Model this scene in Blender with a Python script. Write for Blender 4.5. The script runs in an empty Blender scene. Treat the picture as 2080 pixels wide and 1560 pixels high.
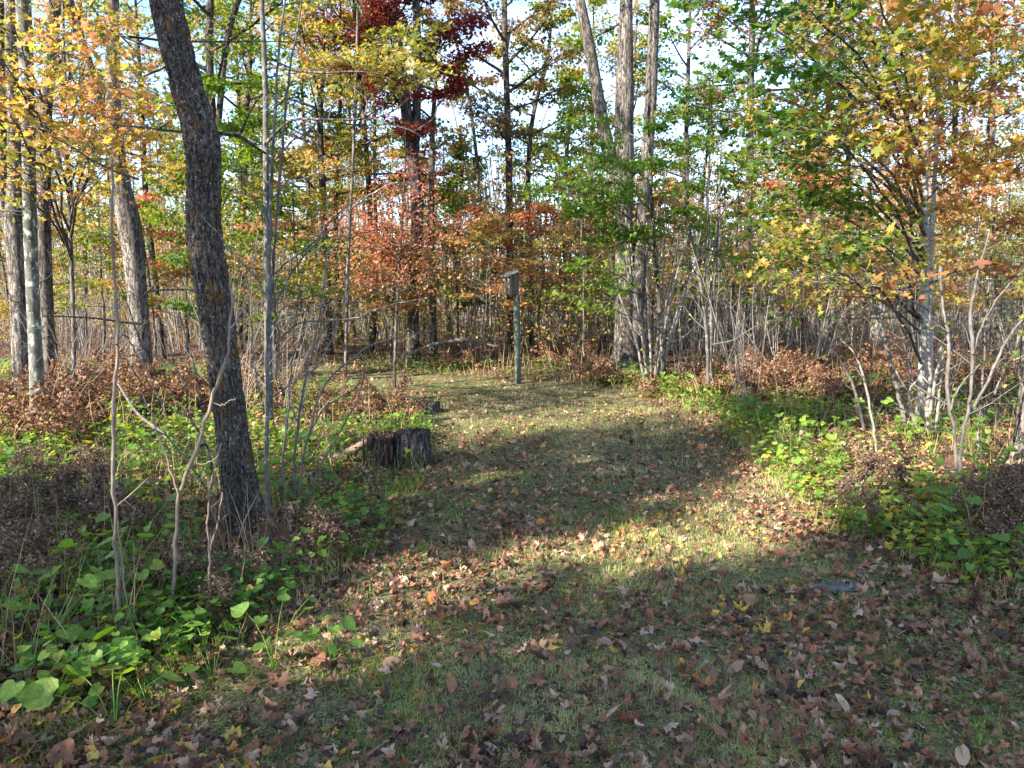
import bpy, math
import numpy as np
from mathutils import Matrix, Vector

rng = np.random.default_rng(11)
sc = bpy.context.scene
R = math.radians

# ------------------------------------------------------------------ camera
CAM_H, PITCH, FPX = 1.6, math.atan(205 / 1560), 1560.0
cam_d = bpy.data.cameras.new('camera')
cam = bpy.data.objects.new('camera', cam_d)
sc.collection.objects.link(cam)
cam.location = (0, 0, CAM_H)
cam.rotation_euler = (math.pi / 2 - PITCH, 0, 0)
cam_d.sensor_width = 36
cam_d.lens = 27.0
cam_d.clip_start = 0.05
cam_d.clip_end = 2000
sc.camera = cam

# ------------------------------------------------------------------ light
SUN_EL = R(30)
SUN_AZ = R(37)                      # shadows run along (cos, sin) of this angle on the ground
SUN_FROM = Vector((-math.cos(SUN_AZ) * math.cos(SUN_EL), -math.sin(SUN_AZ) * math.cos(SUN_EL), math.sin(SUN_EL)))
sun_d = bpy.data.lights.new('sun', 'SUN')
sun = bpy.data.objects.new('sun', sun_d)
sc.collection.objects.link(sun)
sun.rotation_euler = SUN_FROM.to_track_quat('Z', 'Y').to_euler()
sun_d.energy = 4.2
sun_d.angle = R(0.5)
sun_d.color = (1.0, 0.93, 0.82)

world = bpy.data.worlds.new('World')
sc.world = world
world.use_nodes = True
wn, wl = world.node_tree.nodes, world.node_tree.links
wn.clear()
w_out = wn.new('ShaderNodeOutputWorld')
w_bg = wn.new('ShaderNodeBackground')
w_bg.inputs['Strength'].default_value = 0.135
w_sky = wn.new('ShaderNodeTexSky')
w_sky.sky_type = 'NISHITA'
w_sky.sun_disc = False
w_sky.sun_elevation = SUN_EL
w_sky.sun_rotation = math.atan2(SUN_FROM.x, SUN_FROM.y)
w_sky.air_density = 0.7
w_sky.dust_density = 0.25
w_sky.ozone_density = 2.0
w_tc = wn.new('ShaderNodeTexCoord')
w_map = wn.new('ShaderNodeMapping')
w_map.inputs['Scale'].default_value = (1.0, 1.0, 2.6)
w_noi = wn.new('ShaderNodeTexNoise')
w_noi.inputs['Scale'].default_value = 2.3
w_noi.inputs['Detail'].default_value = 7
w_noi.inputs['Roughness'].default_value = 0.6
w_ramp = wn.new('ShaderNodeValToRGB')
w_ramp.color_ramp.elements[0].position = 0.54
w_ramp.color_ramp.elements[1].position = 0.72
w_mix = wn.new('ShaderNodeMix')
w_mix.data_type = 'RGBA'
w_mix.inputs['B'].default_value = (3.1, 3.6, 4.2, 1)
wl.new(w_tc.outputs['Generated'], w_map.inputs['Vector'])
wl.new(w_map.outputs['Vector'], w_noi.inputs['Vector'])
wl.new(w_noi.outputs['Fac'], w_ramp.inputs['Fac'])
wl.new(w_ramp.outputs['Color'], w_mix.inputs['Factor'])
wl.new(w_sky.outputs['Color'], w_mix.inputs['A'])
wl.new(w_mix.outputs['Result'], w_bg.inputs['Color'])
wl.new(w_bg.outputs['Background'], w_out.inputs['Surface'])

sc.view_settings.view_transform = 'Standard'
sc.view_settings.look = 'None'
sc.view_settings.gamma = 1.0
sc.view_settings.use_curve_mapping = False
sc.view_settings.exposure = 2.3
sc.cycles.max_bounces = 6
sc.cycles.diffuse_bounces = 4
sc.cycles.glossy_bounces = 2
sc.cycles.transmission_bounces = 3
sc.cycles.transparent_max_bounces = 4
sc.cycles.caustics_reflective = False
sc.cycles.caustics_refractive = False

# ------------------------------------------------------------------ plan helpers
SA, CA = math.sin(PITCH), math.cos(PITCH)


def ray(px, py):
    x, y = (px - 1040) / FPX, -(py - 780) / FPX
    return np.array([x, CA + SA * y, -SA + CA * y])


def at(px, py, Y):
    """world point seen at photo pixel (px, py) at distance Y in front of the viewer"""
    d = ray(px, py)
    return np.array([0, 0, CAM_H]) + d * (Y / d[1])


def gp(px, py):
    """ground position under a photo pixel"""
    d = ray(px, py)
    t = CAM_H / -d[2]
    return d[0] * t, d[1] * t


def proj(P):
    P = np.atleast_2d(P) - np.array([0, 0, CAM_H])
    dep = P[:, 1] * CA - P[:, 2] * SA
    up = P[:, 1] * SA + P[:, 2] * CA
    dep = np.where(dep < 0.05, 0.05, dep)
    return 1040 + FPX * P[:, 0] / dep, 780 - FPX * up / dep, dep


def _hash(ix, iy, iz):
    h = (ix * 374761393 + iy * 668265263 + iz * 2147483647 + 1013904223) & 0xFFFFFFFF
    h = ((h ^ (h >> 13)) * 1274126177) & 0xFFFFFFFF
    h = ((h ^ (h >> 16)) * 2246822519) & 0xFFFFFFFF
    return ((h ^ (h >> 15)) & 0xFFFFFF) / float(0xFFFFFF)


def vnoise(x, y, z=0.0):
    x, y, z = np.broadcast_arrays(np.asarray(x, float), np.asarray(y, float), np.asarray(z, float))
    fx, fy, fz = np.floor(x), np.floor(y), np.floor(z)
    ix, iy, iz = fx.astype(np.int64), fy.astype(np.int64), fz.astype(np.int64)
    u, v, w = x - fx, y - fy, z - fz
    u, v, w = u * u * (3 - 2 * u), v * v * (3 - 2 * v), w * w * (3 - 2 * w)
    r = 0
    for a in (0, 1):
        for b in (0, 1):
            for c in (0, 1):
                r = r + _hash(ix + a, iy + b, iz + c) * (u if a else 1 - u) * (v if b else 1 - v) * (w if c else 1 - w)
    return r


def fbm(x, y, z=0.0, o=3):
    s, a, t = 0, 1, 0
    for i in range(o):
        s = s + a * vnoise(np.asarray(x) * 2 ** i + 17 * i, np.asarray(y) * 2 ** i + 5 * i, np.asarray(z) * 2 ** i)
        t += a
        a *= 0.5
    return s / t


# the mown trail, in plan (metres)
PATH = np.array([(-1.75, 1.2), (-1.55, 2.4), (-1.25, 3.1), (-0.95, 3.9), (-0.72, 4.7), (-0.72, 6.3), (-0.85, 8.2), (-1.5, 9.6),
                 (-2.8, 11.2), (-5.2, 13.0), (-9.0, 14.2), (-14, 14.6), (-14, 16.4), (-8.0, 16.1), (-4.4, 15.2), (-1.9, 13.6), (0.1, 12.6), (1.9, 11.5),
                 (2.15, 9.4), (2.2, 7.4), (2.0, 6.0), (2.0, 4.9), (2.35, 3.9), (2.9, 3.0), (3.4, 1.2)])


def path_sd(x, y):
    """signed distance to the trail's edge, negative inside"""
    x, y = np.asarray(x, float), np.asarray(y, float)
    d = np.full(x.shape, 1e9)
    ins = np.zeros(x.shape, bool)
    n = len(PATH)
    for i in range(n):
        ax, ay = PATH[i]
        bx, by = PATH[(i + 1) % n]
        ex, ey = bx - ax, by - ay
        t = np.clip(((x - ax) * ex + (y - ay) * ey) / (ex * ex + ey * ey), 0, 1)
        d = np.minimum(d, np.hypot(x - ax - t * ex, y - ay - t * ey))
        if ay != by:
            c = ((ay > y) != (by > y)) & (x < (bx - ax) * (y - ay) / (by - ay) + ax)
            ins ^= c
    return np.where(ins, -d, d)


def gz(x, y):
    x, y = np.asarray(x, float), np.asarray(y, float)
    return (0.05 * (fbm(x * 0.5 + 40, y * 0.5 + 40, 0, 2) - 0.5) + 0.018 * (vnoise(x * 2.3 + 9, y * 2.3 + 70) - 0.5)
            + 0.06 * np.clip(path_sd(x, y) / 1.2, 0, 1) + 0.024 * -np.clip(y - 17, 0, 50) * (0.7 + 0.6 * vnoise(x * 0.08 + 3, y * 0.05 + 8)))


# ------------------------------------------------------------------ mesh helpers
COL = sc.collection


def mesh_np(name, V, F, mat=None, attr=None, uv=None, smooth=False):
    V = np.asarray(V, np.float32)
    F = np.asarray(F, np.int32)
    me = bpy.data.meshes.new(name)
    n, k = F.shape
    me.vertices.add(len(V))
    me.vertices.foreach_set('co', V.ravel())
    me.loops.add(n * k)
    me.loops.foreach_set('vertex_index', F.ravel())
    me.polygons.add(n)
    me.polygons.foreach_set('loop_start', np.arange(0, n * k, k, dtype=np.int32))
    me.update(calc_edges=True)
    if smooth:
        me.polygons.foreach_set('use_smooth', np.ones(n, bool))
    else:
        me.polygons.foreach_set('use_smooth', np.zeros(n, bool))
    if attr is not None:
        a = me.attributes.new('rnd', 'FLOAT', 'POINT')
        a.data.foreach_set('value', np.asarray(attr, np.float32))
    if uv is not None:
        u = me.uv_layers.new(name='UVMap')
        u.data.foreach_set('uv', np.asarray(uv, np.float32)[F.ravel()].ravel())
    if mat is not None:
        me.materials.append(mat)
    return me


def link(name, me, parent=None, loc=None, mat=None, **props):
    o = bpy.data.objects.new(name, me)
    COL.objects.link(o)
    if parent is not None:
        o.parent = parent
    if loc is not None:
        o.location = loc
    if mat is not None and me is not None:
        if not me.materials:
            me.materials.append(mat)
        elif me.materials[0] != mat:
            o.material_slots[0].link = 'OBJECT'
            o.material_slots[0].material = mat
    for k, v in props.items():
        o[k] = v
    return o


def thing(name, label, cat, loc=(0, 0, 0), rz=0.0, scale=1.0, group=None, me=None, mat=None):
    o = bpy.data.objects.new(name, me)
    COL.objects.link(o)
    o.location = loc
    o.rotation_euler = (0, 0, rz)
    o.scale = (scale,) * 3
    o['label'] = label
    o['category'] = cat
    if group:
        o['group'] = group
    if mat is not None and me is not None:
        if not me.materials:
            me.materials.append(mat)
        elif me.materials[0] != mat:
            o.material_slots[0].link = 'OBJECT'
            o.material_slots[0].material = mat
    return o


class Geo:
    """collects pieces with faces of k corners"""

    def __init__(s, k=4):
        s.k, s.V, s.F, s.A, s.n = k, [], [], [], 0

    def add(s, V, F, a=0.5):
        s.V.append(V)
        s.F.append(np.asarray(F) + s.n)
        s.A.append(np.full(len(V), a) if np.isscalar(a) else a)
        s.n += len(V)

    def mesh(s, name, mat=None, smooth=True):
        if not s.V:
            return mesh_np(name, np.zeros((3, 3)), [[0, 1, 2]], mat)
        return mesh_np(name, np.concatenate(s.V), np.concatenate(s.F), mat, np.concatenate(s.A), smooth=smooth)


def smooth_line(pts, n):
    """resample a polyline (any columns) with Catmull-Rom to n points"""
    p = np.asarray(pts, float)
    if len(p) == 2:
        t = np.linspace(0, 1, n)[:, None]
        return p[0] * (1 - t) + p[1] * t
    L = np.r_[0, np.cumsum(np.linalg.norm(np.diff(p[:, :3], axis=0), axis=1))]
    q = np.vstack([2 * p[0] - p[1], p, 2 * p[-1] - p[-2]])
    s = np.linspace(0, L[-1], n)
    i = np.clip(np.searchsorted(L, s, 'right') - 1, 0, len(p) - 2)
    t = ((s - L[i]) / np.maximum(L[i + 1] - L[i], 1e-9))[:, None]
    a, b, c, d = q[i], q[i + 1], q[i + 2], q[i + 3]
    return 0.5 * (2 * b + (c - a) * t + (2 * a - 5 * b + 4 * c - d) * t ** 2 + (3 * b - a - 3 * c + d) * t ** 3)


def frames(P):
    T = np.gradient(P, axis=0)
    T /= np.linalg.norm(T, axis=1)[:, None] + 1e-12
    ref = np.array([0.0, 1.0, 0.0]) if abs(T[0][1]) < 0.9 else np.array([1.0, 0, 0])
    if len(P) > 60:
        N = ref - T * (T @ ref)[:, None]
        N /= np.linalg.norm(N, axis=1)[:, None]
        return T, N, np.cross(T, N)
    N = np.zeros_like(P)
    n = ref - T[0] * np.dot(ref, T[0])
    for i in range(len(P)):
        n = n - T[i] * np.dot(n, T[i])
        n /= np.linalg.norm(n) + 1e-12
        N[i] = n
    return T, N, np.cross(T, N)


def tube(P, rad, k=6, disp=None, cap=True):
    P = np.asarray(P, float)
    rad = np.broadcast_to(np.asarray(rad, float), (len(P),))
    T, N, B = frames(P)
    th = np.linspace(0, 2 * np.pi, k, endpoint=False)
    r = rad[:, None] * np.ones(k)
    if disp is not None:
        r = r + disp
    V = P[:, None, :] + r[..., None] * (np.cos(th)[None, :, None] * N[:, None, :] + np.sin(th)[None, :, None] * B[:, None, :])
    n = len(P)
    i = np.arange(n - 1)[:, None] * k
    j = np.arange(k)[None, :]
    F = np.stack([i + j, i + (j + 1) % k, i + k + (j + 1) % k, i + k + j], -1).reshape(-1, 4)
    V = V.reshape(-1, 3)
    if cap:
        V = np.vstack([V, P[-1] + T[-1] * rad[-1] * 0.4])
        t = len(V) - 1
        b = (n - 1) * k
        jj = np.arange(0, k, 2)
        F = np.vstack([F, np.stack([b + jj, b + (jj + 1) % k, b + (jj + 2) % k, np.full(len(jj), t)], -1)])
    return V, F


# ------------------------------------------------------------------ leaf shapes: outline around a centre, unit length
def mirror(half, base):
    r = [base] + half
    return r + [(-x, y) for x, y in reversed(half[:-1])]


MAPLE = mirror([(.20, -.10), (.24, .07), (.55, .10), (.40, .26), (.66, .50), (.44, .50), (.30, .44), (.20, .56), (.24, .78), (.12, .74), (0, 1.02)], (0, 0))
MAPLE_LO = mirror([(.30, -.04), (.50, .12), (.30, .28), (.60, .52), (.20, .50), (0, 1.0)], (0, 0))
OAK = mirror([(.10, .05), (.26, .16), (.14, .26), (.36, .40), (.18, .50), (.38, .66), (.20, .74), (.20, .90), (0, 1.05)], (0, 0))
HEART_LO = mirror([(.34, -.12), (.52, .22), (.34, .68), (0, 1.04)], (0, .02))
HEART = mirror([(.20, -.12), (.40, -.06), (.50, .16), (.47, .40), (.34, .66), (.16, .86), (0, 1.04)], (0, .02))
OVAL = mirror([(.16, .12), (.30, .38), (.26, .66), (.10, .90), (0, 1.0)], (0, 0))


def leaf_proto(outline, rings=1, curl=0.0, roll=0.0, bend=0.0, fold=0.15, rough=0.0, seed=0):
    """verts, tris and flat uv of one leaf; curl = wave of the rim, roll = rolled across, bend = bent along"""
    r = np.random.default_rng(seed)
    o = np.array(outline, float)
    c = np.array([0.0, 0.36])
    n = len(o)
    P = [c[None]]
    for i in range(1, rings + 1):
        f = i / rings
        P.append(c + (o - c) * (f if rings == 1 else f ** 0.9) * (1 + (0 if i == rings else 0.0)))
    uv = np.vstack(P)
    F = [(0, 1 + j, 1 + (j + 1) % n) for j in range(n)]
    for i in range(1, rings):
        a, b = 1 + (i - 1) * n, 1 + i * n
        for j in range(n):
            k = (j + 1) % n
            F += [(a + j, b + j, b + k), (a + j, b + k, a + k)]
    x, y = uv[:, 0].copy(), uv[:, 1].copy()
    z = fold * np.abs(x) + rough * (r.random(len(x)) - .5) * np.hypot(x, y - .36) * 2
    z += curl * np.sin(np.arctan2(x, y - .36) * 2 + r.random() * 6) * np.hypot(x, y - .36)
    if roll:
        k = roll
        x, z = np.sin(x * k) / k * (1 - 0 * z) , z + (1 - np.cos(x * k)) / k
    if bend:
        k = bend
        yy = y - .4
        y, z = .4 + np.sin(yy * k) / k, z + (1 - np.cos(yy * k)) / k
    V = np.stack([x, y, z], -1)
    return V, np.array(F), uv


DIAM = (np.array([(0, 0, 0), (.36, .45, .10), (0, 1, -.05), (-.36, .45, .10)]), np.array([(0, 1, 2), (0, 2, 3)]), np.zeros((4, 2)))
DIAM2 = (np.array([(0, 0, 0), (.5, .3, .05), (.28, .8, .1), (0, 1, -.05), (-.45, .6, .12)]), np.array([(0, 1, 2), (0, 2, 3), (0, 3, 4)]), np.zeros((5, 2)))


def rot_mats(yaw, pitch, roll):
    cy, sy, cp, sp, cr, sr = np.cos(yaw), np.sin(yaw), np.cos(pitch), np.sin(pitch), np.cos(roll), np.sin(roll)
    o, z = np.ones_like(cy), np.zeros_like(cy)
    Z = np.stack([cy, -sy, z, sy, cy, z, z, z, o], -1).reshape(-1, 3, 3)
    X = np.stack([o, z, z, z, cp, -sp, z, sp, cp], -1).reshape(-1, 3, 3)
    Y = np.stack([cr, z, sr, z, o, z, -sr, z, cr], -1).reshape(-1, 3, 3)
    return Z @ X @ Y


def scatter(name, protos, pos, M, scale, rnd, mat=None, uv=False, pick=None):
    """one mesh holding copies of the prototypes"""
    pos, scale, rnd = np.asarray(pos), np.asarray(scale), np.asarray(rnd)
    N = len(pos)
    if pick is None:
        pick = rng.integers(0, len(protos), N)
    Vs, Fs, As, Us, off = [], [], [], [], 0
    for i, (V, F, U) in enumerate(protos):
        m = np.where(pick == i)[0]
        if not len(m):
            continue
        W = np.einsum('nij,vj->nvi', M[m], V) * scale[m][:, None, None] + pos[m][:, None, :]
        Vs.append(W.reshape(-1, 3))
        Fs.append((F[None] + (np.arange(len(m)) * len(V))[:, None, None]).reshape(-1, 3) + off)
        As.append(np.repeat(rnd[m], len(V)))
        if uv:
            Us.append(np.tile(U, (len(m), 1)))
        off += len(m) * len(V)
    return mesh_np(name, np.vstack(Vs), np.vstack(Fs), mat, np.concatenate(As), np.vstack(Us) if uv else None)


# ------------------------------------------------------------------ materials
def new_mat(name):
    m = bpy.data.materials.new(name)
    m.use_nodes = True
    nt = m.node_tree
    nt.nodes.clear()
    out = nt.nodes.new('ShaderNodeOutputMaterial')
    return m, nt.nodes, nt.links, out


def ramp_node(N, cols, interp='LINEAR'):
    r = N.new('ShaderNodeValToRGB')
    cr = r.color_ramp
    cr.interpolation = interp
    n = len(cols)
    while len(cr.elements) < n:
        cr.elements.new(0.5)
    for i, c in enumerate(cols):
        if len(c) == 4:
            p, c = c[0], c[1:]
        else:
            p = i / (n - 1)
        cr.elements[i].position = p
        cr.elements[i].color = (*c, 1)
    return r


def leaf_mat(name, cols, trans=0.35, rough=0.55, spec=0.3, veins=False, spots=0.0, gain=1.0, scale=25.0):
    m, N, L, out = new_mat(name)
    a = N.new('ShaderNodeAttribute')
    a.attribute_name = 'rnd'
    b = N.new('ShaderNodeAttribute')
    b.attribute_type = 'OBJECT'
    b.attribute_name = 'tint'
    s = N.new('ShaderNodeMath')
    L.new(a.outputs['Fac'], s.inputs[0])
    L.new(b.outputs['Fac'], s.inputs[1])
    rp = ramp_node(N, cols)
    L.new(s.outputs[0], rp.inputs['Fac'])
    col = rp.outputs['Color']
    tc = N.new('ShaderNodeTexCoord')
    nz = N.new('ShaderNodeTexNoise')
    nz.inputs['Scale'].default_value = scale
    nz.inputs['Detail'].default_value = 3
    L.new(tc.outputs['Object'], nz.inputs['Vector'])
    mr = N.new('ShaderNodeMapRange')
    mr.inputs['From Min'].default_value = 0.3
    mr.inputs['From Max'].default_value = 0.7
    mr.inputs['To Min'].default_value = 0.65 * gain
    mr.inputs['To Max'].default_value = 1.3 * gain
    L.new(nz.outputs['Fac'], mr.inputs['Value'])
    mul = N.new('ShaderNodeVectorMath')
    mul.operation = 'SCALE'
    L.new(col, mul.inputs[0])
    L.new(mr.outputs['Result'], mul.inputs['Scale'])
    col = mul.outputs['Vector']
    if spots:
        n2 = N.new('ShaderNodeTexNoise')
        n2.inputs['Scale'].default_value = scale * 2.5
        L.new(tc.outputs['Object'], n2.inputs['Vector'])
        r2 = ramp_node(N, [(0.60, 0, 0, 0), (0.66, 1, 1, 1)])
        L.new(n2.outputs['Fac'], r2.inputs['Fac'])
        m2 = N.new('ShaderNodeMath')
        m2.operation = 'MULTIPLY'
        m2.inputs[1].default_value = spots
        L.new(r2.outputs['Color'], m2.inputs[0])
        mx = N.new('ShaderNodeMix')
        mx.data_type = 'RGBA'
        mx.inputs['B'].default_value = (0.10, 0.06, 0.025, 1)
        L.new(m2.outputs[0], mx.inputs['Factor'])
        L.new(col, mx.inputs['A'])
        col = mx.outputs['Result']
    p = N.new('ShaderNodeBsdfPrincipled')
    p.inputs['Roughness'].default_value = rough
    p.inputs['Specular IOR Level'].default_value = spec
    if veins:
        uvn = N.new('ShaderNodeUVMap')
        sep = N.new('ShaderNodeSeparateXYZ')
        L.new(uvn.outputs['UV'], sep.inputs[0])
        ab = N.new('ShaderNodeMath')
        ab.operation = 'ABSOLUTE'
        L.new(sep.outputs['X'], ab.inputs[0])
        ma = N.new('ShaderNodeMath')          # side veins run up and outward
        ma.operation = 'MULTIPLY_ADD'
        ma.inputs[1].default_value = -0.8
        L.new(ab.outputs[0], ma.inputs[0])
        L.new(sep.outputs['Y'], ma.inputs[2])
        pp = N.new('ShaderNodeMath')
        pp.operation = 'PINGPONG'
        pp.inputs[1].default_value = 0.075
        L.new(ma.outputs[0], pp.inputs[0])
        mr2 = N.new('ShaderNodeMapRange')
        mr2.inputs['From Max'].default_value = 0.018
        mr2.inputs['To Min'].default_value = 1.0
        mr2.inputs['To Max'].default_value = 0.0
        L.new(pp.outputs[0], mr2.inputs['Value'])
        mr3 = N.new('ShaderNodeMapRange')
        mr3.inputs['From Max'].default_value = 0.03
        mr3.inputs['To Min'].default_value = 1.0
        mr3.inputs['To Max'].default_value = 0.0
        L.new(ab.outputs[0], mr3.inputs['Value'])
        mx3 = N.new('ShaderNodeMath')
        mx3.operation = 'MAXIMUM'
        L.new(mr2.outputs[0], mx3.inputs[0])
        L.new(mr3.outputs[0], mx3.inputs[1])
        vm = N.new('ShaderNodeMix')
        vm.data_type = 'RGBA'
        vm.blend_type = 'SCREEN'
        vm.inputs['B'].default_value = (0.10, 0.10, 0.05, 1)
        f = N.new('ShaderNodeMath')
        f.operation = 'MULTIPLY'
        f.inputs[1].default_value = 0.7
        L.new(mx3.outputs[0], f.inputs[0])
        L.new(f.outputs[0], vm.inputs['Factor'])
        L.new(col, vm.inputs['A'])
        col = vm.outputs['Result']
        bp = N.new('ShaderNodeBump')
        bp.inputs['Strength'].default_value = 0.5
        bp.inputs['Distance'].default_value = 0.004
        L.new(mx3.outputs[0], bp.inputs['Height'])
        L.new(bp.outputs['Normal'], p.inputs['Normal'])
    L.new(col, p.inputs['Base Color'])
    t = N.new('ShaderNodeBsdfTranslucent')
    sat = N.new('ShaderNodeHueSaturation')
    sat.inputs['Saturation'].default_value = 1.15
    sat.inputs['Value'].default_value = 1.5
    L.new(col, sat.inputs['Color'])
    L.new(sat.outputs['Color'], t.inputs['Color'])
    mix = N.new('ShaderNodeMixShader')
    mix.inputs['Fac'].default_value = trans
    L.new(p.outputs[0], mix.inputs[1])
    L.new(t.outputs[0], mix.inputs[2])
    L.new(mix.outputs[0], out.inputs['Surface'])
    return m


def bark_mat(name, dark, light, scale=14.0, stretch=0.16, bump=0.02, lichen=None, lichen_amt=0.6, lichen2=None, moss_amt=0.57, lscale=(16, 7), crack=False, contrast=(0.35, 0.65)):
    m, N, L, out = new_mat(name)
    tc = N.new('ShaderNodeTexCoord')
    mp = N.new('ShaderNodeMapping')
    mp.inputs['Scale'].default_value = (1, 1, stretch)
    L.new(tc.outputs['Object'], mp.inputs['Vector'])
    n1 = N.new('ShaderNodeTexNoise')
    n1.inputs['Scale'].default_value = scale
    n1.inputs['Detail'].default_value = 6
    n1.inputs['Roughness'].default_value = 0.65
    n1.inputs['Distortion'].default_value = 0.4
    L.new(mp.outputs['Vector'], n1.inputs['Vector'])
    rp = ramp_node(N, [(contrast[0], *dark), (contrast[1], *light)])
    L.new(n1.outputs['Fac'], rp.inputs['Fac'])
    col = rp.outputs['Color']
    height = n1.outputs['Fac']
    if crack:
        n3 = N.new('ShaderNodeTexNoise')
        n3.inputs['Scale'].default_value = scale * 1.15
        n3.inputs['Detail'].default_value = 4
        n3.inputs['Roughness'].default_value = 0.6
        n3.inputs['Distortion'].default_value = 0.8
        mp3 = N.new('ShaderNodeMapping')
        mp3.inputs['Scale'].default_value = (1, 1, stretch * 1.6)
        mp3.inputs['Location'].default_value = (7, 3, 1)
        L.new(tc.outputs['Object'], mp3.inputs['Vector'])
        L.new(mp3.outputs['Vector'], n3.inputs['Vector'])
        s3 = N.new('ShaderNodeMath')
        s3.operation = 'SUBTRACT'
        s3.inputs[1].default_value = 0.5
        L.new(n3.outputs['Fac'], s3.inputs[0])
        a3 = N.new('ShaderNodeMath')
        a3.operation = 'ABSOLUTE'
        L.new(s3.outputs[0], a3.inputs[0])
        m3 = N.new('ShaderNodeMapRange')
        m3.inputs['From Max'].default_value = 0.05
        m3.inputs['To Min'].default_value = 0.35
        m3.inputs['To Max'].default_value = 1.15
        L.new(a3.outputs[0], m3.inputs['Value'])
        v3 = N.new('ShaderNodeVectorMath')
        v3.operation = 'SCALE'
        L.new(col, v3.inputs[0])
        L.new(m3.outputs['Result'], v3.inputs['Scale'])
        col = v3.outputs['Vector']
        height = m3.outputs['Result']
    n0 = N.new('ShaderNodeTexNoise')
    n0.inputs['Scale'].default_value = 3.0
    n0.inputs['Detail'].default_value = 3
    L.new(tc.outputs['Object'], n0.inputs['Vector'])
    mr = N.new('ShaderNodeMapRange')
    mr.inputs['From Min'].default_value = 0.3
    mr.inputs['From Max'].default_value = 0.7
    mr.inputs['To Min'].default_value = 0.7
    mr.inputs['To Max'].default_value = 1.3
    L.new(n0.outputs['Fac'], mr.inputs['Value'])
    sc_ = N.new('ShaderNodeVectorMath')
    sc_.operation = 'SCALE'
    L.new(col, sc_.inputs[0])
    L.new(mr.outputs['Result'], sc_.inputs['Scale'])
    col = sc_.outputs['Vector']
    for li, amt, lsc, lst in ((lichen, lichen_amt, lscale[0], 0.8), (lichen2, moss_amt, lscale[1], 0.4)):
        if li is None:
            continue
        mp2 = N.new('ShaderNodeMapping')
        mp2.inputs['Scale'].default_value = (1, 1, lst)
        mp2.inputs['Location'].default_value = (3.1 * lsc, 1.7, 0.4)
        L.new(tc.outputs['Object'], mp2.inputs['Vector'])
        n2 = N.new('ShaderNodeTexNoise')
        n2.inputs['Scale'].default_value = lsc
        n2.inputs['Detail'].default_value = 5
        n2.inputs['Roughness'].default_value = 0.7
        L.new(mp2.outputs['Vector'], n2.inputs['Vector'])
        r2 = ramp_node(N, [(amt, 0, 0, 0), (amt + 0.05, 1, 1, 1)])
        L.new(n2.outputs['Fac'], r2.inputs['Fac'])
        mx = N.new('ShaderNodeMix')
        mx.data_type = 'RGBA'
        mx.inputs['B'].default_value = (*li, 1)
        L.new(r2.outputs['Color'], mx.inputs['Factor'])
        L.new(col, mx.inputs['A'])
        col = mx.outputs['Result']
    p = N.new('ShaderNodeBsdfPrincipled')
    p.inputs['Roughness'].default_value = 0.9
    p.inputs['Specular IOR Level'].default_value = 0.2
    L.new(col, p.inputs['Base Color'])
    bp = N.new('ShaderNodeBump')
    bp.inputs['Strength'].default_value = 1.0
    bp.inputs['Distance'].default_value = bump
    L.new(height, bp.inputs['Height'])
    L.new(bp.outputs['Normal'], p.inputs['Normal'])
    L.new(p.outputs[0], out.inputs['Surface'])
    return m


GREEN = [(.05, .11, .018), (.09, .16, .022), (.14, .21, .03), (.22, .26, .045)]
M_green = leaf_mat('leaf_green', GREEN, 0.5)
M_greenmix = leaf_mat('leaf_green_gold', [(.07, .13, .02), (.12, .18, .03), (.19, .23, .04), (.28, .27, .055), (.38, .30, .08), (.36, .20, .08)], 0.5)
M_gold = leaf_mat('leaf_gold', [(.12, .17, .03), (.21, .23, .045), (.34, .30, .07), (.43, .32, .09), (.44, .25, .09), (.38, .16, .08)], 0.5)
M_orange = leaf_mat('leaf_orange', [(.20, .20, .05), (.34, .26, .08), (.44, .28, .12), (.44, .22, .11), (.36, .14, .08)], 0.5)
M_red = leaf_mat('leaf_red', [(.30, .20, .07), (.42, .20, .09), (.44, .17, .10), (.46, .15, .11), (.38, .09, .07)], 0.4)
M_right = leaf_mat('leaf_mixed_maple', [(.045, .105, .018), (.08, .15, .025), (.14, .19, .03), (.26, .24, .045), (.38, .27, .06), (.35, .16, .06), (.20, .08, .04)], 0.5)
M_darkred = leaf_mat('leaf_dark_red', [(.10, .022, .02), (.17, .035, .028), (.24, .055, .04), (.30, .11, .06)], 0.35)
M_russet = leaf_mat('leaf_russet', [(.08, .11, .025), (.15, .14, .04), (.24, .15, .06), (.26, .12, .05), (.18, .075, .04)], 0.35)
M_brownleaf = leaf_mat('leaf_withered_brown', [(.05, .022, .012), (.10, .045, .022), (.16, .07, .03)], 0.15)
LITTER = [(0.0, .05, .026, .018), (.14, .10, .052, .034), (.28, .18, .085, .045), (.44, .29, .11, .05), (.58, .25, .13, .075), (.76, .34, .20, .125), (.90, .43, .30, .21), (.945, .46, .19, .06), (1.0, .58, .42, .08)]
M_litter = leaf_mat('leaf_fallen', LITTER, 0.12, 0.6, 0.3, scale=14)
M_litter_near = leaf_mat('leaf_fallen_veined', LITTER, 0.12, 0.6, 0.3, veins=True, scale=6)
M_plant = leaf_mat('leaf_ground_plant', [(.05, .12, .022), (.09, .19, .03), (.14, .26, .04), (.22, .33, .05), (.40, .38, .06), (.55, .40, .07)], 0.48, 0.45, 0.4, spots=0.5)
M_plant_near = leaf_mat('leaf_ground_plant_veined', [(.05, .12, .022), (.09, .19, .03), (.14, .26, .04), (.22, .33, .05), (.40, .38, .06), (.55, .40, .07)], 0.48, 0.45, 0.4, veins=True, spots=0.6, scale=6)
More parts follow.
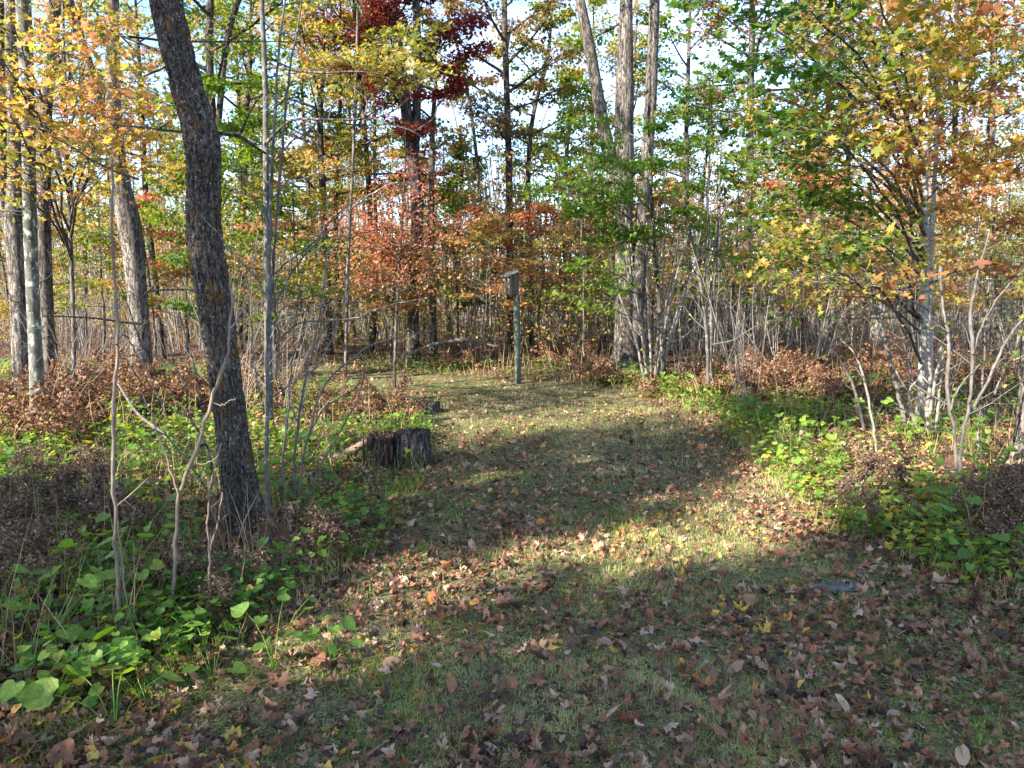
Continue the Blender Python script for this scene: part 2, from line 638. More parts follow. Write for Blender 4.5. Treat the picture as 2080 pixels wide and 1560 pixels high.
M_grass = leaf_mat('grass_blades', [(.08, .15, .025), (.16, .25, .045), (.27, .34, .07), (.42, .42, .13), (.50, .45, .21), (.54, .47, .29)], 0.45, 0.6, 0.25, scale=3)
M_seed = leaf_mat('seed_heads_withered', [(.06, .034, .022), (.12, .07, .045), (.20, .13, .09), (.32, .23, .16)], 0.15, 0.8, 0.1)
M_fern = leaf_mat('fern_dead', [(.07, .034, .02), (.15, .075, .042), (.24, .13, .075), (.36, .22, .13)], 0.15, 0.8, 0.1)
M_drystraw = leaf_mat('dry_stalks', [(.16, .10, .05), (.30, .20, .10), (.42, .31, .17)], 0.1, 0.7, 0.2)

B_hero = bark_mat('bark_leaning_tree', (.035, .025, .018), (.165, .13, .105), 60, 0.3, 0.012, lichen=(.36, .37, .37), lichen_amt=0.60, lichen2=(.20, .095, .02), moss_amt=0.585, lscale=(45, 12), crack=True)
B_grey = bark_mat('bark_grey', (.055, .046, .038), (.235, .205, .175), 26, 0.16, 0.02, lichen=(.36, .37, .32), lichen_amt=0.63, crack=True)
B_lichen = bark_mat('bark_grey_lichen', (.045, .043, .036), (.17, .165, .14), 24, 0.4, 0.012, lichen=(.42, .47, .36), lichen_amt=0.55, lichen2=(.15, .17, .12), moss_amt=0.58)
B_dark = bark_mat('bark_dark', (.03, .025, .021), (.125, .104, .088), 16, 0.16, 0.03, crack=True)
B_mid = bark_mat('bark_brown_grey', (.05, .042, .035), (.20, .17, .145), 20, 0.15, 0.03, crack=True)
B_pale = bark_mat('bark_pale', (.16, .145, .125), (.36, .335, .30), 18, 0.6, 0.006)
B_twig = bark_mat('bark_twig_grey', (.07, .06, .052), (.17, .15, .132), 30, 0.6, 0.002)
B_twigpale = bark_mat('bark_twig_pale', (.15, .13, .11), (.29, .255, .22), 30, 0.6, 0.002)
B_twigtan = bark_mat('bark_twig_tan', (.13, .095, .07), (.24, .185, .14), 30, 0.6, 0.002)
B_smooth = bark_mat('bark_smooth_grey', (.05, .046, .04), (.135, .127, .112), 20, 0.9, 0.004, lichen=(.42, .43, .38), lichen_amt=0.60)
B_far_haze_lift = bark_mat('bark_far_stems_haze_lift', (.16, .145, .13), (.32, .29, .26), 12, .5, .004)  # bark colour paled to stand in for brighter, hazier light far back
B_stemdark = bark_mat('stem_dark_brown', (.05, .028, .02), (.12, .07, .05), 30, 0.6, 0.002)
# ------------------------------------------------------------------ the ground
def axis(lo, hi, fine_lo, fine_hi, fine, grow=1.12):
    a = list(np.arange(fine_lo, fine_hi, fine))
    s, x = fine, a[-1]
    while x < hi:
        s *= grow
        x += s
        a.append(x)
    s, x = fine, a[0]
    while x > lo:
        s *= grow
        x -= s
        a.insert(0, x)
    return np.array(a)


gx = axis(-260, 260, -6, 6, 0.08)
gy = axis(-60, 420, 1.2, 16, 0.08)
GX, GY = np.meshgrid(gx, gy)
GZ = gz(GX, GY) + 0.012 * (vnoise(GX * 7, GY * 7) - .5) * (np.abs(GX) < 8) * (GY < 18)
nx, ny = len(gx), len(gy)
ii = np.arange(ny - 1)[:, None] * nx + np.arange(nx - 1)[None]
GF = np.stack([ii, ii + 1, ii + nx + 1, ii + nx], -1).reshape(-1, 4)


def ground_mat():
    m, N, L, out = new_mat('forest_ground')
    tc = N.new('ShaderNodeTexCoord')
    n1 = N.new('ShaderNodeTexNoise')
    n1.inputs['Scale'].default_value = 9
    n1.inputs['Detail'].default_value = 8
    n1.inputs['Roughness'].default_value = 0.7
    L.new(tc.outputs['Object'], n1.inputs['Vector'])
    brown = ramp_node(N, [(.3, .035, .022, .015), (.5, .095, .058, .038), (.62, .18, .115, .08), (.72, .27, .19, .14)])
    L.new(n1.outputs['Fac'], brown.inputs['Fac'])
    n2 = N.new('ShaderNodeTexNoise')
    n2.inputs['Scale'].default_value = 22
    n2.inputs['Detail'].default_value = 6
    n2.inputs['Roughness'].default_value = 0.75
    L.new(tc.outputs['Object'], n2.inputs['Vector'])
    grass = ramp_node(N, [(.30, .05, .045, .022), (.46, .12, .12, .055), (.57, .23, .20, .11), (.70, .34, .29, .20)])
    L.new(n2.outputs['Fac'], grass.inputs['Fac'])
    a = N.new('ShaderNodeAttribute')
    a.attribute_name = 'rnd'
    mx = N.new('ShaderNodeMix')
    mx.data_type = 'RGBA'
    L.new(a.outputs['Fac'], mx.inputs['Factor'])
    L.new(brown.outputs['Color'], mx.inputs['A'])
    L.new(grass.outputs['Color'], mx.inputs['B'])
    p = N.new('ShaderNodeBsdfPrincipled')
    p.inputs['Roughness'].default_value = 1.0
    p.inputs['Specular IOR Level'].default_value = 0.1
    L.new(mx.outputs['Result'], p.inputs['Base Color'])
    # fine thatch: short fibres in two directions
    fib = None
    for sx, sy, lo in ((170, 30, 0), (34, 150, 5)):
        mpf = N.new('ShaderNodeMapping')
        mpf.inputs['Scale'].default_value = (sx, sy, 60)
        mpf.inputs['Location'].default_value = (lo, 2, 0)
        mpf.inputs['Rotation'].default_value = (0, 0, .5 + lo * .1)
        L.new(tc.outputs['Object'], mpf.inputs['Vector'])
        nf = N.new('ShaderNodeTexNoise')
        nf.inputs['Scale'].default_value = 1.0
        nf.inputs['Detail'].default_value = 3
        nf.inputs['Distortion'].default_value = 1.0
        L.new(mpf.outputs['Vector'], nf.inputs['Vector'])
        if fib is None:
            fib = nf.outputs['Fac']
        else:
            mxx = N.new('ShaderNodeMath')
            mxx.operation = 'MAXIMUM'
            L.new(fib, mxx.inputs[0])
            L.new(nf.outputs['Fac'], mxx.inputs[1])
            fib = mxx.outputs[0]
    fr = N.new('ShaderNodeMapRange')
    fr.inputs['From Min'].default_value = .42
    fr.inputs['From Max'].default_value = .68
    fr.inputs['To Min'].default_value = .45
    fr.inputs['To Max'].default_value = 1.65
    L.new(fib, fr.inputs['Value'])
    fv = N.new('ShaderNodeVectorMath')
    fv.operation = 'SCALE'
    L.new(mx.outputs['Result'], fv.inputs[0])
    L.new(fr.outputs['Result'], fv.inputs['Scale'])
    L.new(fv.outputs['Vector'], p.inputs['Base Color'])
    bp = N.new('ShaderNodeBump')
    bp.inputs['Distance'].default_value = 0.02
    L.new(fib, bp.inputs['Height'])
    L.new(bp.outputs['Normal'], p.inputs['Normal'])
    L.new(p.outputs[0], out.inputs['Surface'])
    return m


grassy = np.clip(0.5 - path_sd(GX, GY) / 0.5, 0, 1) * (0.55 + 0.6 * vnoise(GX * 3, GY * 3))
g_me = mesh_np('ground', np.stack([GX, GY, GZ], -1).reshape(-1, 3), GF, ground_mat(), np.clip(grassy, 0, 1).ravel(), smooth=True)
link('ground', g_me, kind='structure')

# ------------------------------------------------------------------ trees
def grow_limb(A, d, L, n=6, up=0.25, wob=0.08, r=rng):
    P = [np.array(A, float)]
    d = np.array(d, float)
    d /= np.linalg.norm(d)
    for i in range(n - 1):
        d = d + np.array([r.normal(0, wob), r.normal(0, wob), up / n + r.normal(0, wob * 0.6)])
        d /= np.linalg.norm(d)
        P.append(P[-1] + d * L / (n - 1))
    return np.array(P)


def hdir(az, el):
    return np.array([math.cos(az) * math.cos(el), math.sin(az) * math.cos(el), math.sin(el)])


def sprays(limbs, r, sec=6, twigs=4, sec_len=0.42, leaves=22, spread=0.10, start=0.3, flat=0.35, geo=None, k=3, trad=0.3):
    """side branches and twigs off each limb ((points, base radius)); returns leaf positions and outward azimuths"""
    LP, LA, TW = [], [], []
    for P, rb in limbs:
        L = np.linalg.norm(np.diff(P, axis=0), axis=1).sum()
        n = len(P)
        for s in range(sec):
            t = start + (1 - start) * (s + r.random()) / sec
            i = min(int(t * (n - 1)), n - 2)
            f = t * (n - 1) - i
            A = P[i] * (1 - f) + P[i + 1] * f
            d = P[i + 1] - P[i]
            az = math.atan2(d[1], d[0]) + (1 if s % 2 else -1) * r.uniform(0.5, 1.1)
            l2 = L * sec_len * (1.15 - 0.75 * t) * r.uniform(.7, 1.2)
            Q = grow_limb(A, hdir(az, math.atan2(d[2], math.hypot(d[0], d[1])) * 0.5 + r.normal(0, .12)), l2, 4, 0.1, 0.12, r)
            if geo is not None:
                geo.add(*tube(Q, np.linspace(rb * 0.38, rb * 0.12, 4), k, cap=False))
            for w in range(twigs):
                tt = 0.2 + 0.8 * (w + r.random()) / twigs
                j = min(int(tt * 3), 2)
                g = tt * 3 - j
                Bp = Q[j] * (1 - g) + Q[j + 1] * g
                d2 = Q[j + 1] - Q[j]
                az2 = math.atan2(d2[1], d2[0]) + (1 if w % 2 else -1) * r.uniform(0.3, 1.0)
                l3 = l2 * 0.5 * (1.2 - 0.6 * tt) * r.uniform(.7, 1.2)
                T = grow_limb(Bp, hdir(az2, r.normal(0.0, .22)), l3, 3, 0.05, 0.15, r)
                if geo is not None:
                    geo.add(*tube(T, [rb * .10, rb * .07, rb * .035], 3, cap=False))
                TW.append(T)
                m = leaves if leaves >= 1 else 0
                if m:
                    m = max(1, int(m * r.uniform(.6, 1.4)))
                    u = r.random(m) ** 0.8
                    pos = T[0] + (T[-1] - T[0]) * u[:, None] * 1.15
                    off = r.normal(0, spread, (m, 3))
                    off[:, 2] *= flat
                    LP.append(pos + off)
                    LA.append(np.full(m, az2) + r.normal(0, .9, m))
    if LP:
        return np.vstack(LP), np.concatenate(LA), TW
    return np.zeros((0, 3)), np.zeros(0), TW


def jitter(outline, seed, amt=.3):
    q = np.random.default_rng(seed)
    o_ = np.array(outline, float)
    c_ = np.array([0, .36])
    return c_ + (o_ - c_) * (1 - amt * q.random(len(o_)))[:, None] + q.normal(0, .03, o_.shape)


P_MID = [leaf_proto(jitter(MAPLE_LO, 5 + i), 1, curl=c, fold=f, bend=b, seed=i) for i, (c, f, b) in enumerate([(.08, .3, .5), (.15, .4, .9), (.05, .2, -.5), (.18, .5, 1.3), (.1, .1, .3), (.12, .6, .6)])]
P_SMALL = [DIAM, DIAM2]
P_MAPLE = [leaf_proto(MAPLE, 1, curl=c, fold=f, bend=b, seed=i) for i, (c, f, b) in enumerate([(.05, .15, .3), (.1, .25, .5), (.03, .1, -.3), (.08, .2, .2)])]
P_OAK = [leaf_proto(OAK, 1, curl=c, fold=f, bend=b, seed=i) for i, (c, f, b) in enumerate([(.05, .15, .3), (.08, .25, .6), (.03, .1, -.3)])]


def leaf_cloud(name, LP, LA, size, protos, r, mat=None, clump=1.2, tilt=0.5, droop=-0.35):
    n = len(LP)
    cl = vnoise(LP[:, 0] * clump + 50, LP[:, 1] * clump + 50, LP[:, 2] * clump * 1.3 + 50)
    rnd = np.clip((cl - .5) * 1.1 + .5 + r.normal(0, .17, n), 0.01, .99)
    M = rot_mats(LA - np.pi / 2, r.normal(droop, tilt, n), r.normal(0, tilt, n))
    return scatter(name, protos, LP, M, size * r.uniform(.65, 1.2, n), rnd, mat, pick=r.integers(0, len(protos), n))


def tree_meshes(name, trunk, trad, zlo, n_limb, limb_len, leaves, leafsize, protos, seed, k=8, sec=6, twigs=4, el=(0.15, 0.9), spread=0.11,
                stubs=6, bare=0.0, top_round=True, clump=1.0, sec_len=.42, flat=.35):
    """trunk polyline (x, y, z) with radii; returns trunk, branch and crown meshes"""
    r = np.random.default_rng(seed)
    trunk, trad = np.asarray(trunk, float), np.asarray(trad, float)
    g = Geo()
    g.add(*tube(trunk, trad, k))
    t_me = g.mesh(name + '_trunk')
    H = trunk[-1][2]
    zs = trunk[:, 2]
    b = Geo()
    limbs = []
    az = r.random() * 6
    for i in range(n_limb):
        f = (i + .5 * r.random()) / n_limb
        z = zlo + (H - zlo) * f ** 0.9
        az += 2.4 + r.normal(0, .35)
        c = np.array([np.interp(z, zs, trunk[:, 0]), np.interp(z, zs, trunk[:, 1]), z])
        rr = np.interp(z, zs, trad)
        shape = (0.55 + 0.45 * math.sin(math.pi * min(1, f * 1.3))) * (1 - 0.55 * f ** 2)
        L = limb_len * shape * r.uniform(.75, 1.2)
        P = grow_limb(c, hdir(az, el[0] + (el[1] - el[0]) * f + r.normal(0, .12)), L, 6, 0.15, 0.09, r)
        rb = min(rr * 0.55, 0.012 + 0.014 * L)
        b.add(*tube(P, np.linspace(rb, rb * .25, 6), 5))
        limbs.append((P, rb))
    for i in range(stubs):
        z = r.uniform(0.9, max(1.2, zlo))
        c = np.array([np.interp(z, zs, trunk[:, 0]), np.interp(z, zs, trunk[:, 1]), z])
        P = grow_limb(c, hdir(r.random() * 6.28, r.uniform(0, .5)), r.uniform(.25, 1.2) * min(1, limb_len / 2), 5, 0.0, 0.16, r)
        b.add(*tube(P, np.linspace(.008, .003, 5), 4))
    LP, LA, TW = sprays(limbs, r, sec, twigs, leaves=leaves, spread=spread, geo=b, sec_len=sec_len, flat=flat)
    b_me = b.mesh(name + '_branches')
    c_me = leaf_cloud(name + '_crown', LP, LA, leafsize, protos, r, clump=clump) if len(LP) else None
    return t_me, b_me, c_me


def straight_trunk(H, r0, seed, n=14, lean=0.03, wob=0.03, r1=0.25):
    r = np.random.default_rng(seed)
    z = np.linspace(0, H, n)
    lx, ly = r.normal(0, lean, 2)
    x = lx * z + np.cumsum(r.normal(0, wob, n)) * 0.6
    y = ly * z + np.cumsum(r.normal(0, wob, n)) * 0.6
    x -= x[0]
    y -= y[0]
    z[0] = -0.1
    rad = r0 * (1 - (1 - r1) * (z / H).clip(0, 1)) + r0 * 0.35 * np.exp(-np.clip(z, 0, 9) / 0.25)
    return np.stack([x, y, z], -1), rad


def place(name, meshes, label, cat, loc, rz, scale, bark, leaf, group, parts=('trunk', 'branches', 'crown')):
    o = thing(name, label, cat, loc, rz, scale, group)
    for pn, me in zip(parts, meshes):
        if me is None:
            continue
        c = link(pn, me, o, mat=leaf if pn == 'crown' else bark)
        if pn in ('crown', 'branches', 'twigs'):
            c['kind'] = 'stuff'
    return o


def where_words(px):
    for lim, w in ((150, 'at the left edge'), (330, 'left of the leaning trunk'), (540, 'behind the leaning trunk'),
                   (700, 'right of the leaning trunk'), (860, 'behind the larger stump'), (990, 'left of the nest box'),
                   (1110, 'behind the nest box'), (1225, 'right of the nest box'), (1350, 'behind the three-trunked tree'),
                   (1500, 'by the forked grey sapling'), (1680, 'right of the forked sapling'), (1830, 'left of the twin stems'),
                   (1940, 'behind the twin stems')):
        if px < lim:
            return w
    return 'at the right edge'


def depth_words(Y):
    return 'close by' if Y < 13 else 'past the trail' if Y < 18 else 'deeper in' if Y < 27 else 'far back'


# --- traced trees: trunk outline in photo pixels (x, y, width), from base to top of the picture
def traced_trunk(px, Y, H=None, lean_y=0.0, n=26, flare=0.3):
    pts = []
    for i, (x, y, w) in enumerate(px):
        p = at(x, y, Y)
        p[1] += lean_y * (p[2])
        pts.append((*p, w / FPX * Y / 2))
    pts = np.array(pts)
    base = pts[0]
    base[2] = float(gz(base[0], base[1])) - 0.08
    if H and H > pts[-1][2]:
        d = pts[-1][:3] - pts[-2][:3]
        d /= max(d[2], 1e-3)
        z, r0 = pts[-1][2], pts[-1][3]
        ext = []
        for j in range(1, 5):
            zz = z + (H - z) * j / 4
            s = (zz - z) * (0.75 ** j)
            ext.append((pts[-1][0] + d[0] * s, pts[-1][1] + d[1] * s, zz, r0 * (1 - .8 * j / 4)))
        pts = np.vstack([pts, ext])
    q = smooth_line(pts, n)
    h = q[:, 2] - q[0][2]
    q[:, 3] *= 1 + flare * np.exp(-np.clip(h, 0, 9) / 0.18)
    return q[:, :3], q[:, 3]


def traced_tree(px, Y, label, bark, leafmat, H=13, zlo=4.5, n_limb=14, limb_len=2.6, leaves=14, leafsize=.08, protos=P_SMALL, name='tree',
                cat='tree', seed=0, group=None, extra=(), k=10, **kw):
    P, rad = traced_trunk(px, Y, H)
    base = P[0].copy()
    m = list(tree_meshes(name, P - base, rad, zlo - base[2], n_limb, limb_len, leaves, leafsize, protos, 1000 + seed, k=k, **kw))
    o = place(name, m, label, cat, base, 0, 1, bark, leafmat, group)
    for e in extra:                                    # second trunks and forks: parts of the same tree
        Q, rq = traced_trunk(e, Y, None)
        Q2, rq2 = smooth_line(np.column_stack([[at(x, y, Y) for x, y, w in e], [w / FPX * Y / 2 for x, y, w in e]]), 16)[:, :3], None
        rr = smooth_line(np.column_stack([[at(x, y, Y) for x, y, w in e], [w / FPX * Y / 2 for x, y, w in e]]), 16)[:, 3]
        g = Geo()
        g.add(*tube(Q2 - base, rr, 8))
        link('trunk_fork', g.mesh(name + '_fork', bark), o)
    return o


def noisy_hero(P, rad, k, n, seed, depth=0.012, freq=17, knobs=()):
    """bark with real furrows: displacement over (angle, height)"""
    q = smooth_line(np.column_stack([P, rad]), n)
    P, rad = q[:, :3], q[:, 3]
    s = np.r_[0, np.cumsum(np.linalg.norm(np.diff(P, axis=0), axis=1))]
    th = np.linspace(0, 2 * np.pi, k, endpoint=False)
    T, S = np.meshgrid(th, s)
    cx, cy = np.cos(T), np.sin(T)
    rr = freq / 6.28
    warp = 0.9 * (vnoise(cx * 2, cy * 2, S * 5 + seed) - .5)
    a = vnoise(cx * rr * 1.6 + warp, cy * rr * 1.6 + warp, S * 3.2 + seed)
    ridge = 1 - np.abs(a - .5) * 4
    furrow = -np.clip(ridge, 0, 1) ** 1.5                       # long furrows
    b = vnoise(cx * rr * 2.2, cy * rr * 2.2, S * 16 + seed)
    crack = -np.clip(1 - np.abs(b - .5) * 5, 0, 1) * 0.55        # short cross cracks
    fine = (fbm(cx * 9, cy * 9, S * 30, 2) - .5) * 0.5
    big = (vnoise(cx * 1.2, cy * 1.2, S * 2.5 + seed) - .5) * 0.05
    D = depth * (furrow + 1.5 * crack + fine) + big * rad[:, None]
    for (z0, ang, amp, wz, wa) in knobs:
        da = (T - ang + np.pi) % (2 * np.pi) - np.pi
        D = D + amp * np.exp(-((P[:, 2][:, None] - z0) / wz) ** 2 - (da / wa) ** 2)
    flare = np.exp(-np.clip(P[:, 2] - P[0][2], 0, 9) / 0.16)[:, None]
    D = D + flare * rad[:, None] * 0.35 * np.maximum(0, np.sin(T * 4 + 1.0)) ** 2
    return tube(P, rad, k, D)


# T1: the thick leaning tree
T1px = [(503, 1115, 84), (497, 1060, 80), (489, 1000, 74), (474, 900, 68), (462, 800, 66), (449, 700, 68), (433, 600, 72), (420, 520, 72), (414, 440, 70),
        (414, 370, 66), (413, 310, 68), (402, 250, 70), (383, 190, 64), (362, 110, 62), (338, 0, 62)]
Y1 = 4.75
P, rad = traced_trunk(T1px, Y1, 9.5, n=60, flare=0.25)
base = P[0].copy()
o = thing('leaning_tree', 'thick dark tree with furrowed bark and orange lichen, leaning left over the undergrowth', 'tree', base)
V, F = noisy_hero(P[P[:, 2] < 5.2] - base, rad[P[:, 2] < 5.2], 150, 430, 3.3, 0.014, 24,
                  knobs=((3.05 - .0, 0.25, .03, .12, .7), (2.38, 3.4, .035, .09, .6)))
link('trunk', mesh_np('leaning_trunk', V, F, B_hero, smooth=True), o)
t1_up = P[P[:, 2] >= 5.0] - base
if len(t1_up) > 2:
    m = tree_meshes('leaning_top', t1_up, rad[P[:, 2] >= 5.0], 4.6, 14, 3.0, 18, .12, P_SMALL, 5)
    link('upper_trunk', m[0], o, mat=B_hero)
    link('branches', m[1], o, mat=B_hero, kind='stuff')
    link('crown', m[2], o, mat=M_greenmix, kind='stuff')


def traced_branch(px, Y0, Y1_, parent, base, bark, name='branch', n=14, k=6, zoff=0):
    """branch given as (x, y, width) pixels, its distance running from Y0 to Y1_"""
    m = len(px)
    q = np.array([(*at(x, y, Y0 + (Y1_ - Y0) * i / (m - 1)), w / FPX * (Y0 + (Y1_ - Y0) * i / (m - 1)) / 2) for i, (x, y, w) in enumerate(px)])
    q = smooth_line(q, n)
    g = Geo()
    g.add(*tube(q[:, :3] - base, q[:, 3], k))
    me = g.mesh(name, bark)
    link(name, me, parent)
    return q[:, :3], q[:, 3]


traced_branch([(405, 272, 9), (370, 268, 6), (330, 264, 5), (280, 258, 4), (230, 255, 2.5)], 4.75, 5.3, o, base, B_dark)
traced_branch([(425, 268, 9), (460, 273, 7), (486, 276, 7), (510, 292, 6), (540, 312, 4)], 4.75, 5.2, o, base, B_dark)
traced_branch([(486, 276, 5), (500, 245, 4), (515, 215, 3), (535, 190, 2)], 5.0, 5.1, o, base, B_dark)

# left group
traced_tree([(80, 892, 31), (76, 800, 27), (71, 690, 25), (66, 590, 24), (61, 450, 25), (58, 300, 24), (54, 150, 25), (47, 0, 27)], 7.9,
            'slim grey lichen-covered tree in front of the pale forked tree at the left edge', B_lichen, M_gold, H=9, zlo=5.2, n_limb=10, limb_len=2.2, seed=1, k=20, name='maple_tree')
o3 = traced_tree([(50, 835, 44), (46, 780, 35), (42, 700, 33), (40, 600, 36), (36, 520, 40), (30, 470, 42), (28, 400, 26), (30, 300, 24), (24, 150, 22), (22, 0, 22)], 10.0,
                 'pale grey tree with a broken low fork, behind the lichen-covered tree', B_grey, M_gold, H=10, zlo=5.6, seed=2, k=24, name='forked_tree',
                 extra=[[(26, 480, 26), (14, 445, 26), (4, 410, 22), (-8, 370, 20)], [(6, 400, 16), (2, 300, 20), (-2, 150, 24), (-6, 0, 24)]])
traced_tree([(99, 850, 27), (98, 760, 24), (97, 660, 24), (92, 560, 26), (89, 450, 26), (89, 330, 25), (92, 230, 24), (103, 110, 22), (112, 0, 22)], 10.6,
            'dark-barked tree close behind the lichen-covered tree on its right', B_mid, M_orange, H=10, zlo=5.6, seed=3, k=20, name='maple_tree')
traced_tree([(290, 790, 60), (288, 740, 42), (284, 660, 38), (278, 590, 38), (272, 520, 40), (266, 470, 46), (252, 410, 40), (238, 330, 34), (232, 250, 30), (229, 140, 26), (229, 0, 22)], 11.6,
            'stout grey tree lit on its left side, between the left group and the leaning trunk', B_grey, M_orange, H=10.5, zlo=6, seed=4, k=28, name='maple_tree',
            extra=[[(236, 330, 20), (222, 290, 20), (200, 215, 22), (182, 140, 21), (160, 70, 20), (140, 0, 18)]])
traced_tree([(440, 770, 22), (440, 600, 18), (440, 420, 17), (436, 300, 17), (428, 190, 16), (425, 90, 14), (428, 0, 12)], 14,
            'dark tree with green leaves right behind the leaning trunk', B_dark, M_green, H=10, zlo=4.2, n_limb=20, seed=5, name='maple_tree', limb_len=2.6, leaves=10,
            extra=[[(440, 300, 12), (448, 200, 13), (455, 120, 13), (468, 50, 13), (488, -10, 12)]])
o7 = traced_tree([(548, 905, 19.2), (546, 820, 16.0), (545, 700, 15.2), (543, 560, 13.6), (541, 400, 12.0), (540, 280, 11.2), (539, 170, 10.4), (534, 60, 9.6), (532, 0, 8.8)], 7.7,
                 'straight slender grey tree with bare crooked side branches, right of the leaning trunk', B_smooth, M_gold, H=8.5, zlo=5.2, n_limb=9, limb_len=2, seed=6, k=16, name='young_tree')
b7 = np.array(o7.location)
for br, a, b_ in (([(540, 292, 8), (560, 270, 7), (588, 245, 6), (625, 242, 5), (700, 243, 4), (760, 240, 4), (800, 225, 3), (830, 200, 2)], 7.7, 7.2),
                  ([(540, 140, 7), (556, 136, 7), (600, 143, 6), (660, 148, 5), (725, 145, 3), (770, 150, 2)], 7.7, 7.4),
                  ([(536, 40, 6), (560, 60, 5), (598, 72, 4), (615, 85, 4), (625, 110, 2)], 7.7, 7.5),
                  ([(541, 310, 7), (515, 290, 6), (490, 275, 5), (450, 270, 4)], 7.7, 7.9),
                  ([(760, 240, 3), (790, 252, 3), (835, 265, 3), (870, 288, 3), (910, 310, 2)], 7.2, 7.0),
                  ([(668, 240, 3), (673, 222, 3), (682, 205, 2.5), (700, 200, 2)], 7.3, 7.2),
                  ([(845, 265, 2.5), (880, 240, 2.5), (890, 205, 2)], 7.05, 7.0),
                  ([(740, 238, 3), (745, 205, 2.5), (720, 180, 2), (700, 165, 2)], 7.25, 7.3)):
    traced_branch(br, a, b_, o7, b7, B_twig if br[0][1] in (240, 265) else B_mid)

